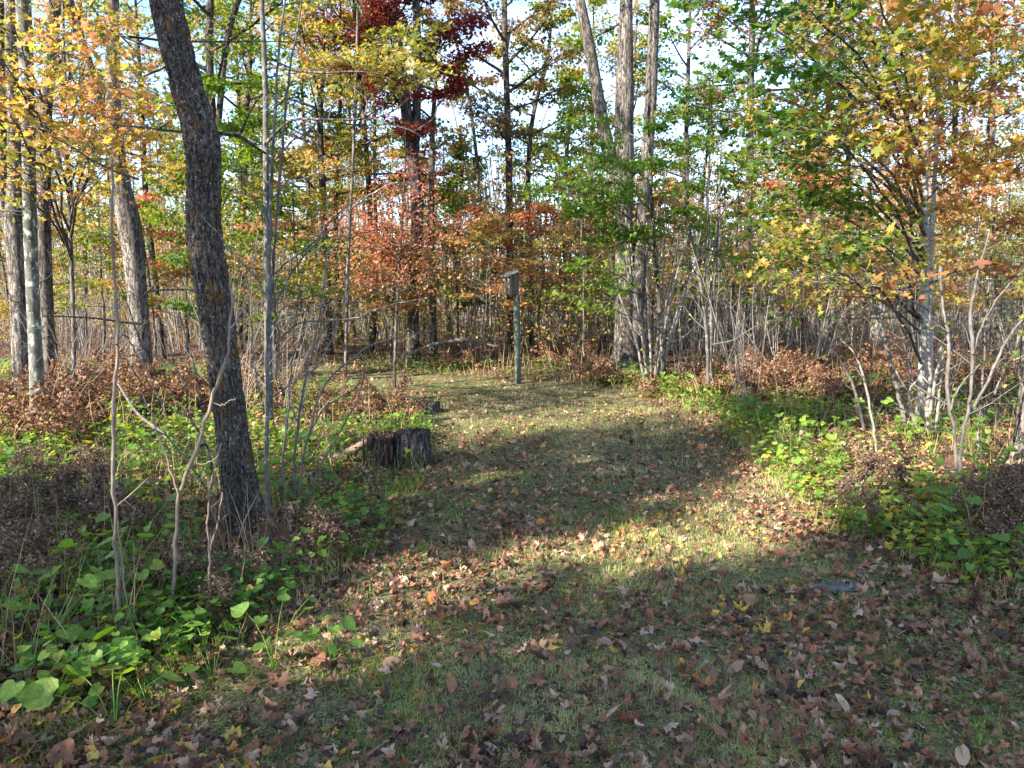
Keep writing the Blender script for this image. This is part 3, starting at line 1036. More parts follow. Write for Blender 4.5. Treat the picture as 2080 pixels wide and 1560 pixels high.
# centre and right mid trunks
MIDS = [
    # pixels, Y, label, bark, leaf, H, zlo, nl, len
    ([(757, 700, 15), (755, 560, 12), (752, 430, 11), (745, 320, 11), (737, 220, 10), (728, 100, 9), (720, 0, 8)], 18, 'slender dark tree with olive leaves, left of the red-topped double trunk', B_dark, M_russet, 11, 3.6, 16, 2.0),
    ([(838, 700, 30), (840, 600, 22), (845, 500, 24), (848, 400, 24), (836, 310, 27), (826, 230, 23), (814, 130, 21), (800, 30, 20)], 15.5, 'dark double-trunked oak with dark red leaves, above the larger stump', B_dark, M_darkred, 11, 4.4, 22, 1.75),
    ([(880, 700, 16), (878, 560, 13), (876, 440, 13), (877, 330, 13), (879, 250, 10), (885, 170, 7)], 16.5, 'thin broken-topped grey-brown tree beside the double-trunked oak', B_mid, M_greenmix, 6.4, 4.0, 9, 1.2),
    ([(1040, 715, 18), (1036, 600, 14), (1035, 480, 14), (1034, 350, 14), (1030, 210, 13), (1026, 80, 12), (1024, 0, 11)], 18, 'straight dark tree with russet leaves rising right behind the nest box', B_dark, M_russet, 13, 4.6, 20, 2.1),
    ([(1079, 690, 12), (1078, 520, 11), (1073, 420, 11), (1074, 320, 10), (1082, 240, 9), (1098, 170, 8), (1112, 110, 7)], 20, 'thin dark tree leaning right, just right of the nest box post', B_dark, M_greenmix, 8.6, 4.2, 14, 1.7),
    ([(1518, 700, 16), (1518, 560, 14), (1520, 430, 14), (1523, 300, 14), (1525, 170, 13), (1528, 60, 12), (1528, 0, 11)], 19, 'straight dark tree with russet leaves, right of the forked grey sapling', B_dark, M_russet, 13.5, 5.5, 18, 2.3),
    ([(1778, 705, 24), (1783, 620, 19), (1790, 520, 19), (1795, 400, 18), (1797, 300, 17), (1798, 200, 15), (1800, 90, 13), (1800, 0, 11)], 17.5, 'pale grey tree seen through orange leaves, left of the tall pale twin stems', B_pale, M_orange, 12, 5.5, 18, 2.3),
    ([(1945, 700, 14), (1943, 560, 12), (1941, 400, 11), (1940, 260, 10), (1942, 130, 9), (1944, 0, 8)], 20, 'thin dark tree with gold leaves behind the right side branches', B_dark, M_gold, 12.5, 6, 16, 2.2),
    ([(1660, 690, 12), (1662, 560, 10), (1668, 420, 9), (1676, 300, 9), (1685, 150, 8), (1690, 0, 7)], 22, 'slim grey-brown tree with orange leaves deep in the right woods', B_mid, M_orange, 12, 4.5, 18, 2.4),
    ([(1590, 680, 10), (1592, 560, 8), (1598, 430, 8), (1602, 310, 7), (1610, 200, 6)], 26, 'slim grey-brown tree with green and gold leaves, far back right of centre', B_mid, M_greenmix, 10, 4.0, 14, 2.2),
    ([(664, 715, 22), (666, 640, 17), (664, 560, 15), (658, 470, 15), (655, 380, 14), (650, 250, 12), (655, 120, 10)], 17, 'dark tree with gold and green leaves between the leaning trunk and the oak', B_dark, M_greenmix, 12, 3.4, 22, 2.5),
    ([(692, 710, 14), (690, 640, 11), (684, 560, 10), (682, 470, 10), (684, 360, 9), (690, 240, 8)], 18.5, 'thin dark tree close beside a darker one left of the oak', B_dark, M_gold, 10, 3.4, 14, 1.9),
    ([(606, 700, 14), (618, 640, 13), (636, 590, 12), (640, 520, 10), (630, 440, 9), (622, 330, 8)], 21, 'dark tree with a bent lower trunk, behind the thin shrub stems', B_dark, M_gold, 10, 3.6, 16, 2.2),
    ([(330, 720, 15), (322, 640, 12), (314, 560, 12), (300, 440, 12), (292, 330, 11), (286, 200, 10)], 16, 'dark tree right behind the stout grey tree', B_dark, M_greenmix, 11, 3.8, 18, 2.4),
    ([(486, 720, 14), (488, 600, 12), (492, 480, 12), (498, 360, 11), (500, 250, 10), (508, 120, 9)], 18.5, 'slim dark green-leaved tree between the leaning trunk and straight grey tree', B_dark, M_green, 11, 3.6, 20, 2.4),
    ([(170, 710, 12), (172, 560, 11), (168, 430, 10), (164, 320, 10), (168, 160, 9)], 19, 'thin brown-grey tree with orange leaves behind the twiggy thicket on the left', B_mid, M_orange, 11, 4.2, 16, 2.3),
    ([(926, 690, 10), (928, 560, 9), (934, 430, 8), (940, 330, 7)], 23, 'small tree with yellow-green leaves, behind and left of the nest box post', B_mid, M_greenmix, 5.4, 2.4, 14, 1.5),
    ([(990, 680, 10), (985, 540, 9), (975, 400, 8), (960, 250, 7), (935, 120, 6), (905, 10, 5)], 22, 'thin russet-leaved tree leaning left behind the nest box post', B_mid, M_russet, 11, 5.0, 13, 1.6),
    ([(1150, 690, 12), (1150, 560, 10), (1146, 430, 9), (1150, 330, 8), (1158, 230, 7)], 22, 'slim tree with green and russet leaves, between the nest box and the three-trunked tree', B_mid, M_greenmix, 7.2, 2.8, 18, 2.0),
    ([(1404, 690, 13), (1400, 560, 11), (1396, 420, 10), (1394, 280, 9), (1398, 140, 8)], 20, 'slim brown tree with green leaves, between the three-trunked tree and the forked sapling', B_mid, M_green, 10, 3.8, 18, 2.0),
    ([(1720, 700, 12), (1724, 560, 10), (1722, 420, 10), (1724, 280, 9), (1730, 100, 8)], 21, 'slim dark tree with gold leaves, left of the pale grey tree on the right', B_dark, M_gold, 11, 4.4, 18, 2.3),
    ([(1860, 690, 12), (1852, 560, 10), (1846, 420, 10), (1842, 280, 9), (1844, 100, 8)], 23, 'slim dark tree with orange leaves, right behind the tall pale twin stems', B_dark, M_orange, 12, 4.0, 18, 2.5),
    ([(2030, 700, 14), (2026, 560, 12), (2020, 420, 11), (2016, 280, 10), (2020, 120, 9)], 18, 'slim grey-brown tree with green and gold leaves near the right edge', B_mid, M_greenmix, 10.5, 4.0, 18, 2.2),
]
for i, (px, Y, lab, bk, lf, H, zlo, nl, ll) in enumerate(MIDS):
    H = min(H, 1.6 + .40 * Y)
    ex = ()
    if i == 1:
        ex = [[(843, 330, 16), (846, 230, 17), (848, 120, 16), (846, 30, 15), (844, -40, 14)], [(858, 420, 10), (850, 380, 10), (838, 350, 12)]]
    traced_tree(px, Y, lab, bk, lf, H=H, zlo=zlo, n_limb=nl, limb_len=ll, leaves=14 if i not in (1,) else 26, leafsize=.082 if Y < 20 else .095, seed=20 + i, name='oak_tree' if lf in (M_russet, M_darkred) else 'maple_tree', extra=ex, k=10, group='trees in the autumn woods')

# C6: the big tree with three trunks
C6 = traced_tree([(1270, 752, 66), (1268, 700, 42), (1267, 600, 36), (1268, 500, 36), (1268, 400, 37), (1268, 300, 38), (1268, 200, 36), (1270, 110, 31), (1272, 0, 24)], 14.2,
                 'big grey-brown tree of three tall trunks right of the nest box, green leaves above', B_mid, M_green, H=11, zlo=6.2, n_limb=13, limb_len=2.6, seed=60, k=30, name='three_trunked_tree',
                 extra=[[(1264, 420, 26), (1254, 375, 26), (1240, 320, 26), (1224, 250, 25), (1212, 180, 24), (1200, 110, 22), (1182, 20, 20), (1172, -30, 18)],
                        [(1287, 700, 28), (1295, 600, 29), (1300, 500, 28), (1308, 400, 24), (1316, 300, 24), (1322, 200, 24), (1326, 100, 22), (1330, 0, 20), (1330, -60, 18)]], leaves=12)
# ------------------------------------------------------------------ understory trees with leaves you can see one by one
def rnd_in(c, s, r):
    return float(np.clip(r.normal(c, s), .01, .99))


def hero_leaf_objects(parent, base, LP, LA, rnd, size, protos_me, mat, n_max, r, zones=None, tilt=.5, droop=-.35):
    """the leaves that show largest become parts of their own; returns the mask of the others"""
    px, py, dep = proj(LP + base)
    vis = (px > -10) & (px < 2090) & (py > -10) & (py < 1570)
    score = np.where(vis, size / dep, 0)
    order = np.argsort(-score)
    pick = order[:n_max]
    pick = pick[score[pick] > 0]
    M = rot_mats(LA - np.pi / 2, r.normal(droop, tilt, len(LP)), r.normal(0, tilt, len(LP)))
    for i in pick:
        m = Matrix.Translation(Vector(LP[i])) @ Matrix(M[i].tolist()).to_4x4() @ Matrix.Scale(float(size[i]), 4)
        c = bpy.data.objects.new('leaf', protos_me[int(r.integers(0, len(protos_me)))])
        COL.objects.link(c)
        c.parent = parent
        c.matrix_local = m
        c['tint'] = float(rnd[i])
        if not c.data.materials:
            c.data.materials.append(mat)
        elif c.data.materials[0] != mat:
            c.material_slots[0].link = 'OBJECT'
            c.material_slots[0].material = mat
    keep = np.ones(len(LP), bool)
    keep[pick] = False
    return keep, M


def proto_meshes(name, outline, variants, rings=2, mat=None):
    out = []
    for i, v in enumerate(variants):
        V, F, U = leaf_proto(outline, rings, seed=i + 5, **v)
        out.append(mesh_np(name, V, F, mat, uv=U, smooth=True))
    return out


VAR = [dict(curl=.05, fold=.12, bend=.3), dict(curl=.09, fold=.22, bend=.6), dict(curl=.04, fold=.08, bend=-.3), dict(curl=.12, fold=.2, bend=.9)]
ME_MAPLE = proto_meshes('maple_leaf', MAPLE, VAR, 1)
ME_OAK = proto_meshes('oak_leaf', OAK, VAR, 1)


def foliage_tree(name, label, trunk, trad, targets, bark, leafmat, leafsize, protos, protos_me, n_obj, seed, cat='tree', tint=lambda P, r: None, sec=6, twigs=4,
                 leaves=9, spread=.09, group=None, base=None, extra_trunks=(), rb=None, flat=.3, twigmat=None):
    """targets: (px, py, Y, leaf count factor) the limb tips aimed for"""
    r = np.random.default_rng(seed)
    base = trunk[0].copy() if base is None else base
    o = thing(name, label, cat, base, group=group)
    g = Geo()
    g.add(*tube(trunk - base, trad, 12))
    link('trunk', g.mesh(name + '_trunk', bark), o)
    for e, er in extra_trunks:
        g = Geo()
        g.add(*tube(e - base, er, 12))
        link('trunk', g.mesh(name + '_trunk', bark), o)
    tw = Geo()
    LPs, LAs = [], []
    zs = trunk[:, 2]
    for t in targets:
        B = at(t[0], t[1], t[2])
        # leave the trunk at a lower point, rise, and level off toward the tip
        dz = 0.30 * math.hypot(B[0] - trunk[0][0], B[1] - trunk[0][1])
        z0 = np.clip(B[2] - dz, max(0.7, zs[0] + .6), zs[-1] - .1)
        A = np.array([np.interp(z0, zs, trunk[:, 0]), np.interp(z0, zs, trunk[:, 1]), z0])
        mid = (A + B) / 2 + np.array([0, 0, 0.09 * np.linalg.norm(B - A)]) + r.normal(0, .05, 3)
        P = smooth_line([A, mid, B], 9) + np.r_[[np.zeros(3)], r.normal(0, .018, (8, 3))]
        L = np.linalg.norm(B - A)
        rb_ = rb or min(0.018, 0.005 + 0.004 * L)
        gg = Geo()
        gg.add(*tube(P - base, np.linspace(rb_, rb_ * .3, 9), 6))
        link('branch', gg.mesh('branch', twigmat or bark), o)
        f = t[3] if len(t) > 3 else 1.0
        lp, la, _ = sprays([(P, rb_)], r, max(3, int(sec * min(1.6, .5 + L / 3))), twigs, sec_len=min(.45, .9 / L + .12), leaves=max(1, leaves * f), spread=spread, geo=tw, start=t[4] if len(t) > 4 else .35, flat=flat)
        LPs.append(lp)
        LAs.append(la)
    tw2 = Geo()
    tw2.add(np.concatenate(tw.V) - base, np.concatenate(tw.F) if False else np.concatenate([f for f in tw.F]))
    link('twigs', tw2.mesh(name + '_twigs', twigmat or bark), o, kind='stuff')
    LP, LA = np.vstack(LPs) - base, np.concatenate(LAs)
    n = len(LP)
    rnd = tint(LP + base, r)
    if rnd is None:
        cl = vnoise((LP[:, 0]) * 1.8 + 50, LP[:, 1] * 1.8 + 50, LP[:, 2] * 2.2 + 50)
        rnd = np.clip((cl - .5) * 1.3 + .5 + r.normal(0, .15, n), .01, .99)
    size = leafsize * r.uniform(.6, 1.15, n)
    keep, M = hero_leaf_objects(o, base, LP, LA, rnd, size, protos_me, leafmat, n_obj, r)
    link('crown', scatter(name + '_crown', protos, LP[keep], M[keep], size[keep], rnd[keep], leafmat, pick=r.integers(0, len(protos), int(keep.sum()))), o, kind='stuff')
    return o


# the tall pale twin stems on the right, gold and green leaves reaching left
Yr = 8.4
tr, rr_ = traced_trunk([(1866, 868, 17), (1872, 760, 14), (1877, 640, 14), (1879, 530, 14), (1878, 400, 13), (1881, 200, 12), (1883, 0, 11)], Yr, 7.5, n=30)
e1, er1 = traced_trunk([(1887, 862, 15), (1889, 760, 12), (1888, 640, 12), (1890, 530, 12), (1896, 400, 9), (1904, 250, 7), (1900, 90, 5), (1902, 0, 4)], Yr + .15, None, n=24)


def tint_right(P, r):
    px, py, _ = proj(P)
    c = vnoise(P[:, 0] * 1.3 + 5, P[:, 1] * 1.3, P[:, 2] * 2.0 + 9)
    g = 0.16 + 0.0012 * (px - 1480) + 0.95 * (c - .5) - .06 * (py < 200)
    return np.clip(g + r.normal(0, .17, len(P)), .01, .99)


foliage_tree('maple_tree', 'tall pale twin-stemmed young maple with green and gold leaves spreading left', tr, rr_, [
    (1560, 60, 5.8, .9), (1640, 20, 6.2, 1.0), (1700, 110, 5.6, 1.2), (1600, 200, 6.3, 1.0), (1690, 260, 5.9, 1.2), (1740, 330, 6.5, 1.1), (1560, 300, 6.6, .7),
    (1480, 230, 7.0, 1.0), (1400, 210, 7.4, .8), (1660, 400, 7.2, 1.0), (1540, 420, 7.6, .8), (1620, 480, 6.6, 1.1), (1500, 520, 7.2, .9), (1720, 480, 6.4, 1.1), (1690, 560, 6.0, .9),
    (1780, 430, 7.4, .7), (1800, 60, 6.8, .8), (1820, 200, 9.4, .9), (1760, 170, 6.4, 1.2), (1950, 60, 7.0, 1.2), (2040, 30, 6.6, 1.2), (2060, 150, 7.0, 1.2), (1990, 200, 7.8, 1.0),
    (2050, 300, 7.2, .8), (1980, 330, 8.6, .8), (1940, 420, 9.0, .8), (2060, 440, 8.4, .9), (2030, 540, 8.4, .8), (1900, -60, 7.4, 1.2), (1740, -60, 6.2, 1.4), (1600, -70, 6.0, 1.2), (2080, -60, 6.8, 1.2),
    (1850, 300, 9.4, 1.0), (1780, 280, 9.8, 1.0)],
    B_pale, M_right, .088, P_MID, ME_MAPLE, 300, 71, tint=tint_right, sec=7, twigs=4, leaves=6.5, twigmat=B_mid, extra_trunks=[(e1, er1)], spread=.10)

# green understory maple in front of the three-trunked tree
tr, rr_ = traced_trunk([(1352, 800, 10), (1345, 700, 9), (1338, 600, 8), (1330, 500, 8), (1322, 380, 7), (1318, 260, 6), (1320, 140, 5)], 11.2, 5.6, n=22)
foliage_tree('maple_sapling', 'young green-leaved maple spreading in front of the three-trunked tree', tr, rr_, [
    (1180, 330, 10.2), (1120, 370, 10.0), (1230, 300, 10.6), (1160, 420, 10.5), (1230, 400, 10.0), (1250, 460, 10.4), (1180, 540, 10.2, .7), (1140, 600, 10.6, .6), (1220, 590, 10.4, .7),
    (1350, 330, 10.2), (1400, 300, 10.6), (1420, 380, 10.8), (1380, 430, 10.6), (1300, 380, 10.0), (1290, 470, 10.4), (1340, 260, 11), (1280, 330, 11.6), (1180, 240, 11.4), (1400, 230, 11.4), (1440, 460, 11, .6), (1200, 480, 11)],
    B_mid, M_green, .078, P_MID, ME_MAPLE, 160, 72, sec=6, twigs=4, leaves=12, tint=lambda P, r: np.clip(.45 + .8 * (vnoise(P[:, 0] * 2, P[:, 1] * 2, P[:, 2] * 3) - .5) + r.normal(0, .18, len(P)), .01, .99))

# gold and green understory on the left
tr, rr_ = traced_trunk([(150, 860, 9), (150, 700, 8), (146, 560, 8), (140, 400, 7), (134, 250, 6), (130, 100, 5), (128, 0, 4)], 9.2, 5.6, n=22)
foliage_tree('maple_sapling', 'young maple with orange and gold leaves filling the top left corner', tr, rr_, [
    (30, 60, 6.4), (60, 160, 6.8), (20, 240, 6.2), (80, 290, 6.6), (120, 230, 7.0), (170, 120, 7.4), (210, 180, 7.4), (260, 230, 7.2), (190, 260, 7.0), (290, 150, 8.0), (250, 90, 8),
    (120, 60, 7.6), (180, 20, 8), (310, 250, 7.8), (280, 330, 8.2, .6), (60, 380, 7.6, .6), (220, 330, 8.4, .7), (340, 60, 8.8), (10, 330, 7, .6), (0, 120, 6), (90, -50, 7), (230, -40, 7.4), (330, 330, 9, .6)],
    B_mid, M_gold, .082, P_MID, ME_MAPLE, 200, 73, sec=6, twigs=4, leaves=6, tint=lambda P, r: np.clip(.56 + .9 * (vnoise(P[:, 0] * 1.4 + 3, P[:, 1] * 1.4, P[:, 2] * 2.5) - .5) + r.normal(0, .16, len(P)), .01, .99))

# golden spray at the top centre, hanging from the straight grey tree's neighbour
tr, rr_ = traced_trunk([(700, 800, 8), (704, 650, 7), (708, 500, 7), (716, 350, 6), (722, 200, 6), (726, 60, 5)], 10.5, 6.4, n=22)
foliage_tree('maple_sapling', 'slender young maple with golden leaves high in front of the double-trunked oak', tr, rr_, [
    (760, 110, 9.6), (820, 130, 9.4), (870, 150, 9.6), (700, 130, 9.6), (640, 120, 9.8), (600, 150, 10, .7), (780, 70, 10), (850, 90, 10), (660, 60, 10.2, .8), (720, 190, 10.2, .6), (900, 60, 10.4, .7), (590, 40, 10.5, .5), (640, 10, 10.5, .6), (600, 330, 10.5, .6)],
    B_mid, M_gold, .085, P_MID, ME_MAPLE, 60, 74, sec=6, twigs=4, leaves=8, tint=lambda P, r: np.clip(.42 + .7 * (vnoise(P[:, 0] * 2, P[:, 1] * 2, P[:, 2] * 3) - .5) + r.normal(0, .14, len(P)), .01, .99))

# red maple brush in the middle
tr, rr_ = traced_trunk([(800, 770, 7), (804, 680, 6), (810, 560, 6), (816, 450, 5), (822, 360, 4)], 11.8, 3.9, n=18)
foliage_tree('red_maple_sapling', 'young maple with small pinkish red leaves, behind the larger stump', tr, rr_, [
    (700, 430, 11), (740, 460, 10.8), (770, 400, 11), (720, 500, 11.2), (690, 530, 11.2, .7), (780, 470, 10.8), (820, 430, 11), (850, 390, 11.2), (810, 340, 11.6, .9), (840, 480, 11), (880, 470, 11.4), (920, 440, 11.6, .8), (940, 480, 11.6, .7),
    (760, 560, 11), (840, 560, 11), (900, 560, 11.4, .8), (720, 580, 11.4, .7), (870, 520, 11.2), (800, 520, 11.4), (660, 460, 12), (860, 340, 12, .7)],
    B_mid, M_red, .055, P_MID, ME_MAPLE, 60, 75, sec=6, twigs=5, leaves=7.5, spread=.15, flat=.9, tint=lambda P, r: np.clip(.5 + .5 * (P[:, 2] - 2.2) / 2 + .6 * (vnoise(P[:, 0] * 2, P[:, 1] * 2, P[:, 2] * 3) - .5) + r.normal(0, .2, len(P)), .01, .99))

# more leafy young trees between the trunks, each of a few hundred sprays
UNDER = [(620, 470, 700, 13.5, 3.6, M_greenmix, 'gold-green', 1.1), (1000, 560, 700, 15, 2.8, M_orange, 'orange', .9), (1090, 520, 700, 15.5, 3.0, M_orange, 'orange', 1.0), (560, 380, 720, 14, 4.4, M_green, 'green', 1.2),
         (470, 330, 720, 13, 4.8, M_green, 'green', 1.2), (380, 420, 730, 14.5, 3.8, M_greenmix, 'gold-green', 1.1), (320, 500, 730, 15, 3.2, M_orange, 'orange', .9), (1150, 300, 700, 16, 4.6, M_greenmix, 'gold-green', 1.2),
         (1600, 420, 700, 15, 4.0, M_orange, 'orange', 1.1), (1700, 500, 700, 14, 3.4, M_orange, 'orange', 1.1), (1480, 380, 700, 16, 4.0, M_green, 'green', 1.1), (1960, 480, 720, 14, 3.6, M_orange, 'orange', 1.2),
         (2060, 420, 760, 11.5, 4.2, M_gold, 'gold', 1.2), (1840, 460, 700, 16, 3.8, M_orange, 'orange', 1.1), (930, 430, 700, 17, 3.6, M_green, 'green', 1.0), (700, 330, 710, 17, 4.8, M_greenmix, 'gold-green', 1.2),
         (120, 400, 760, 13, 4.0, M_greenmix, 'gold-green', 1.1), (30, 480, 770, 13.5, 3.4, M_gold, 'gold', 1.1), (210, 480, 740, 16, 3.6, M_greenmix, 'gold-green', 1.0), (860, 380, 700, 18, 4.4, M_russet, 'russet', 1.1),
         (1320, 480, 700, 17.5, 3.6, M_gold, 'gold', 1.0), (1220, 500, 700, 17, 3.2, M_orange, 'orange', 1.0), (560, 560, 710, 17, 3.0, M_orange, 'orange', 1.0), (790, 620, 710, 15, 2.2, M_orange, 'orange', .8)]
for i, (px, topy, by, Y, H, mt, cw, ll) in enumerate(UNDER):
    r = np.random.default_rng(300 + i)
    P, rad = straight_trunk(H, .03, 300 + i, lean=.04)
    base = at(px, by, Y)
    base[2] = float(gz(base[0], base[1]))
    m = tree_meshes('understory', P, rad, 1.0, 16, ll * 1.25, 12, .07, P_SMALL, 400 + i, k=6, sec=5, twigs=4, el=(.05, .8), spread=.10, flat=.25, sec_len=.5)
    place('young_tree', m, f'small tree with {cw} leaves {where_words(px)}, {depth_words(Y)}', 'young tree', base, 0, 1, B_mid, mt, 'leafy young trees between the trunks')

# ------------------------------------------------------------------ the woods beyond: trees copied from a few builds
PROTO = []
for i in range(7):
    H = [12, 10.5, 13, 9.5, 11.5, 8.5, 14][i]
    P, rad = straight_trunk(H, .10 + .012 * (i % 4), 500 + i, lean=.03)
    PROTO.append(tree_meshes('woods', P, rad, H * [.42, .3, .45, .28, .36, .25, .45][i], 18, 2.3, 12, .10, P_SMALL, 600 + i, k=7, sec=5, twigs=4, spread=.16))
barks = [B_dark, B_mid, B_mid, B_grey]
leafs = [(M_greenmix, 'gold-green'), (M_gold, 'gold'), (M_orange, 'orange'), (M_russet, 'russet'), (M_green, 'green')]
r = np.random.default_rng(77)
cnt = 0
SKYGAPS = ((925, 1005), (555, 610), (1085, 1130), (1215, 1250), (1545, 1580))
pts = []
tries = 0
while len(pts) < 80 and tries < 6000:
    tries += 1
    Y = 19 + 34 * r.random() ** 0.9
    px = r.uniform(-120, 2200)
    x = (px - 1040) / FPX * Y
    if any((x - a) ** 2 + (Y - b) ** 2 < 2.3 ** 2 for a, b in pts):
        continue
    if path_sd(x, Y) < 0.6:
        continue
    gap = any(a < px < b for a, b in SKYGAPS)
    if gap and r.random() < .9:
        continue
    pts.append((x, Y))
    k = int(r.integers(0, 7))
    s = r.uniform(.6, .95)
    if 860 < px < 1140 or gap:
        k, s = (5, 3)[int(r.integers(0, 2))], r.uniform(.5, .7)
    w = np.array([1.2, 1.0, 1.2, .7, .7])
    if px < 700:
        w = np.array([1.2, 1.3, .9, .2, 1.1])
    if px > 1500:
        w = np.array([1.0, 1.2, 1.6, .8, .4])
    mt, cw = leafs[int(r.choice(5, p=w / w.sum()))]
    ppx = 1040 + FPX * x / Y
    ob = place('tree', PROTO[k], f'tree with {cw} leaves {where_words(ppx)}, {depth_words(Y)}', 'tree', (x, Y, float(gz(x, Y))), r.random() * 6.28, s, barks[int(r.integers(0, 4))], mt, 'trees in the autumn woods')

# trees beside and behind the viewer, which shade the trail
for i in range(2):
    P, rad = straight_trunk(11.5, .13, 540 + i, lean=.0, wob=.015)
    PROTO.append(tree_meshes('dense', P, rad, 2.6, 34, 1.55 + .1 * i, 15, .13, P_SMALL, 640 + i, k=7, sec=5, twigs=4, spread=.14))
SHADE = [(4.75, -11.5, 7, 1.0), (4.25, -14.5, 7, .95), (4.2, -21.5, 8, 1.05), (5.8, -14.5, 2, .85), (4.7, -18.5, 8, 1.0), (5.3, -9.6, 4, .85), (1.35, -9.5, 7, 1.0), (-0.9, -12, 2, .95), (1.3, -16.5, 8, 1.0), (1.75, -19.5, 7, 1.0), (1.85, -12.3, 8, .92), (2.1, -15.5, 7, .95), (-1.3, -7.5, 1, .85), (5.7, -21, 3, .9),
         (-3.0, -11, 4, .95), (-3.8, -6.5, 3, .9), (-6.4, -9, 6, .9), (-8.5, -4, 1, 1.0), (-5.2, -16, 6, 1), (-8, 2.5, 2, .9), (14.5, -13, 5, .8), (-1.6, -21, 0, 1.1), (1.3, -21, 8, 1.0)]
for i, (u, v, k, s) in enumerate(SHADE):
    x = math.cos(SUN_AZ) * v - math.sin(SUN_AZ) * u
    y = math.sin(SUN_AZ) * v + math.cos(SUN_AZ) * u
    mt, cw = leafs[i % 5]
    place('tree', PROTO[k], f'tree with {cw} leaves behind the viewer, shading the trail', 'tree', (x, y, float(gz(x, y))), i * 1.7, s * 1.05, barks[i % 4], mt, 'trees behind the viewer')
for i in range(16):   # either side, outside the frame
    sd = -1 if i % 2 else 1
    x, y = sd * r.uniform(9, 22), r.uniform(-6, 14)
    if abs(x) / max(y, .1) < .85:
        x = sd * (y * .85 + 3)
    mt, cw = leafs[i % 5]
    if sd < 0:
        continue
    place('tree', PROTO[i % 7], f'tree with {cw} leaves off to the side of the trail', 'tree', (x, y, float(gz(x, y))), i * 1.1, .95, barks[i % 4], mt, 'trees beside the viewer')

# far wood and thicket seen as one mass behind everything
r = np.random.default_rng(5)
for nm, mt, cnt_, y0, y1, w0, w1, h0, h1 in (('far_tree_stems', B_far_haze_lift, 1100, 28, 75, .02, .09, 4, 9), ('far_thicket_stems', B_far_haze_lift, 1700, 17, 42, .004, .014, 2, 6), ('far_thicket_stems', B_twig, 1300, 15.5, 36, .004, .013, 1.5, 5)):
    g = Geo()
    for i in range(cnt_):
        Y = r.uniform(y0, y1)
        x = r.uniform(-.8, .8) * Y
        if path_sd(np.array([x]), np.array([Y]))[0] < .4:
            continue
        H = r.uniform(h0, h1)
        w = r.uniform(w0, w1)
        ln = r.normal(0, .13)
        ly = r.normal(0, .06)
        b_ = r.normal(0, .12)
        P = np.array([(x, Y, float(gz(x, Y)) - .1), (x + ln * H * .5 + b_, Y, H * .5), (x + ln * H + r.normal(0, .1), Y + ly * H, H)])
        g.add(*tube(P, [w, w * .8, w * .3], 4, cap=False))
        for q in range(2):
            f = r.uniform(.3, .9)
            A = P[0] * (1 - f) + P[2] * f
            g.add(*tube(np.array([A, A + hdir(r.random() * 6.28, r.uniform(.3, 1)) * r.uniform(.3, 1.0)]), [w * .4, w * .2], 3, cap=False))
    link(nm, g.mesh(nm, mt), kind='stuff', label='mass of thin stems far back in the woods', category='woods')


def foliage_mass(n, y0, y1, thr, topa, topb, s0, s1, mat, fq, nm, seed):
    r = np.random.default_rng(seed)
    Y = r.uniform(y0, y1, n)
    x = r.uniform(-.8, .8, n) * Y
    top = topa + topb * vnoise(x * .16 + 7, Y * .1, 1)
    z = top * r.random(n) ** .8 + .15
    keep = (vnoise(x * fq, Y * fq, z * fq * 1.6) > thr) & (path_sd(x, Y) > .6)
    LP = np.stack([x, Y, z + gz(x, Y)], -1)[keep]
    LA = r.random(len(LP)) * 6.28
    rn = np.clip(vnoise(LP[:, 0] * .22, LP[:, 1] * .22, LP[:, 2] * .35 + seed) * 1.3 - .15 + r.normal(0, .16, len(LP)), .01, .99)
    Mr = rot_mats(LA, r.normal(-.3, .6, len(LP)), r.normal(0, .6, len(LP)))
    link(nm, scatter(nm, P_SMALL, LP, Mr, r.uniform(s0, s1, len(LP)), rn, mat), kind='stuff', label='mass of gold and green foliage far back in the woods', category='woods')


foliage_mass(60000, 36, 72, .50, 2.5, 6.5, .14, .30, M_gold, .35, 'far_foliage', 5)
foliage_mass(150000, 15, 36, .56, 2.4, 4.6, .045, .09, M_gold, .9, 'thicket_foliage', 6)
foliage_mass(75000, 14, 30, .58, 1.6, 3.4, .045, .085, M_orange, .9, 'thicket_foliage', 8)
foliage_mass(70000, 14.5, 32, .58, .5, 4.5, .045, .09, M_greenmix, .9, 'thicket_foliage', 9)

# ------------------------------------------------------------------ thin stems of the thicket
def sapling_meshes(seed, H, r0, nb, blen, lean=.10, leaves=0, k=5, up=.9, wob=.055):
    r = np.random.default_rng(seed)
    r0 = r0 * .72
    P, rad = straight_trunk(H, r0, seed, n=12, lean=lean, wob=wob, r1=.25)
    rad = r0 * np.linspace(1, .25, 12)
    g = Geo()
    g.add(*tube(P, rad, k))
    b = Geo()
    limbs = []
    for i in range(nb):
        f = r.uniform(.25, .98)
        z = f * H
        c = np.array([np.interp(z, P[:, 2], P[:, 0]), np.interp(z, P[:, 2], P[:, 1]), z])
        Q = grow_limb(c, hdir(r.random() * 6.28, r.uniform(.4, up)), blen * (1.2 - f) * r.uniform(.6, 1.2), 5, .15, .14, r)
        rb = r0 * .45 * (1.2 - f)
        b.add(*tube(Q, np.linspace(rb, rb * .3, 5), 4, cap=False))
        limbs.append((Q, rb * 1.5))
    LP, LA, _ = sprays(limbs, r, 3, 2, leaves=leaves, spread=.08, geo=b, sec_len=.5)
    c = leaf_cloud('sapling_leaves', LP, LA, .085, P_SMALL, r) if leaves else None
    return g.mesh('sapling_stem'), b.mesh('sapling_twigs'), c


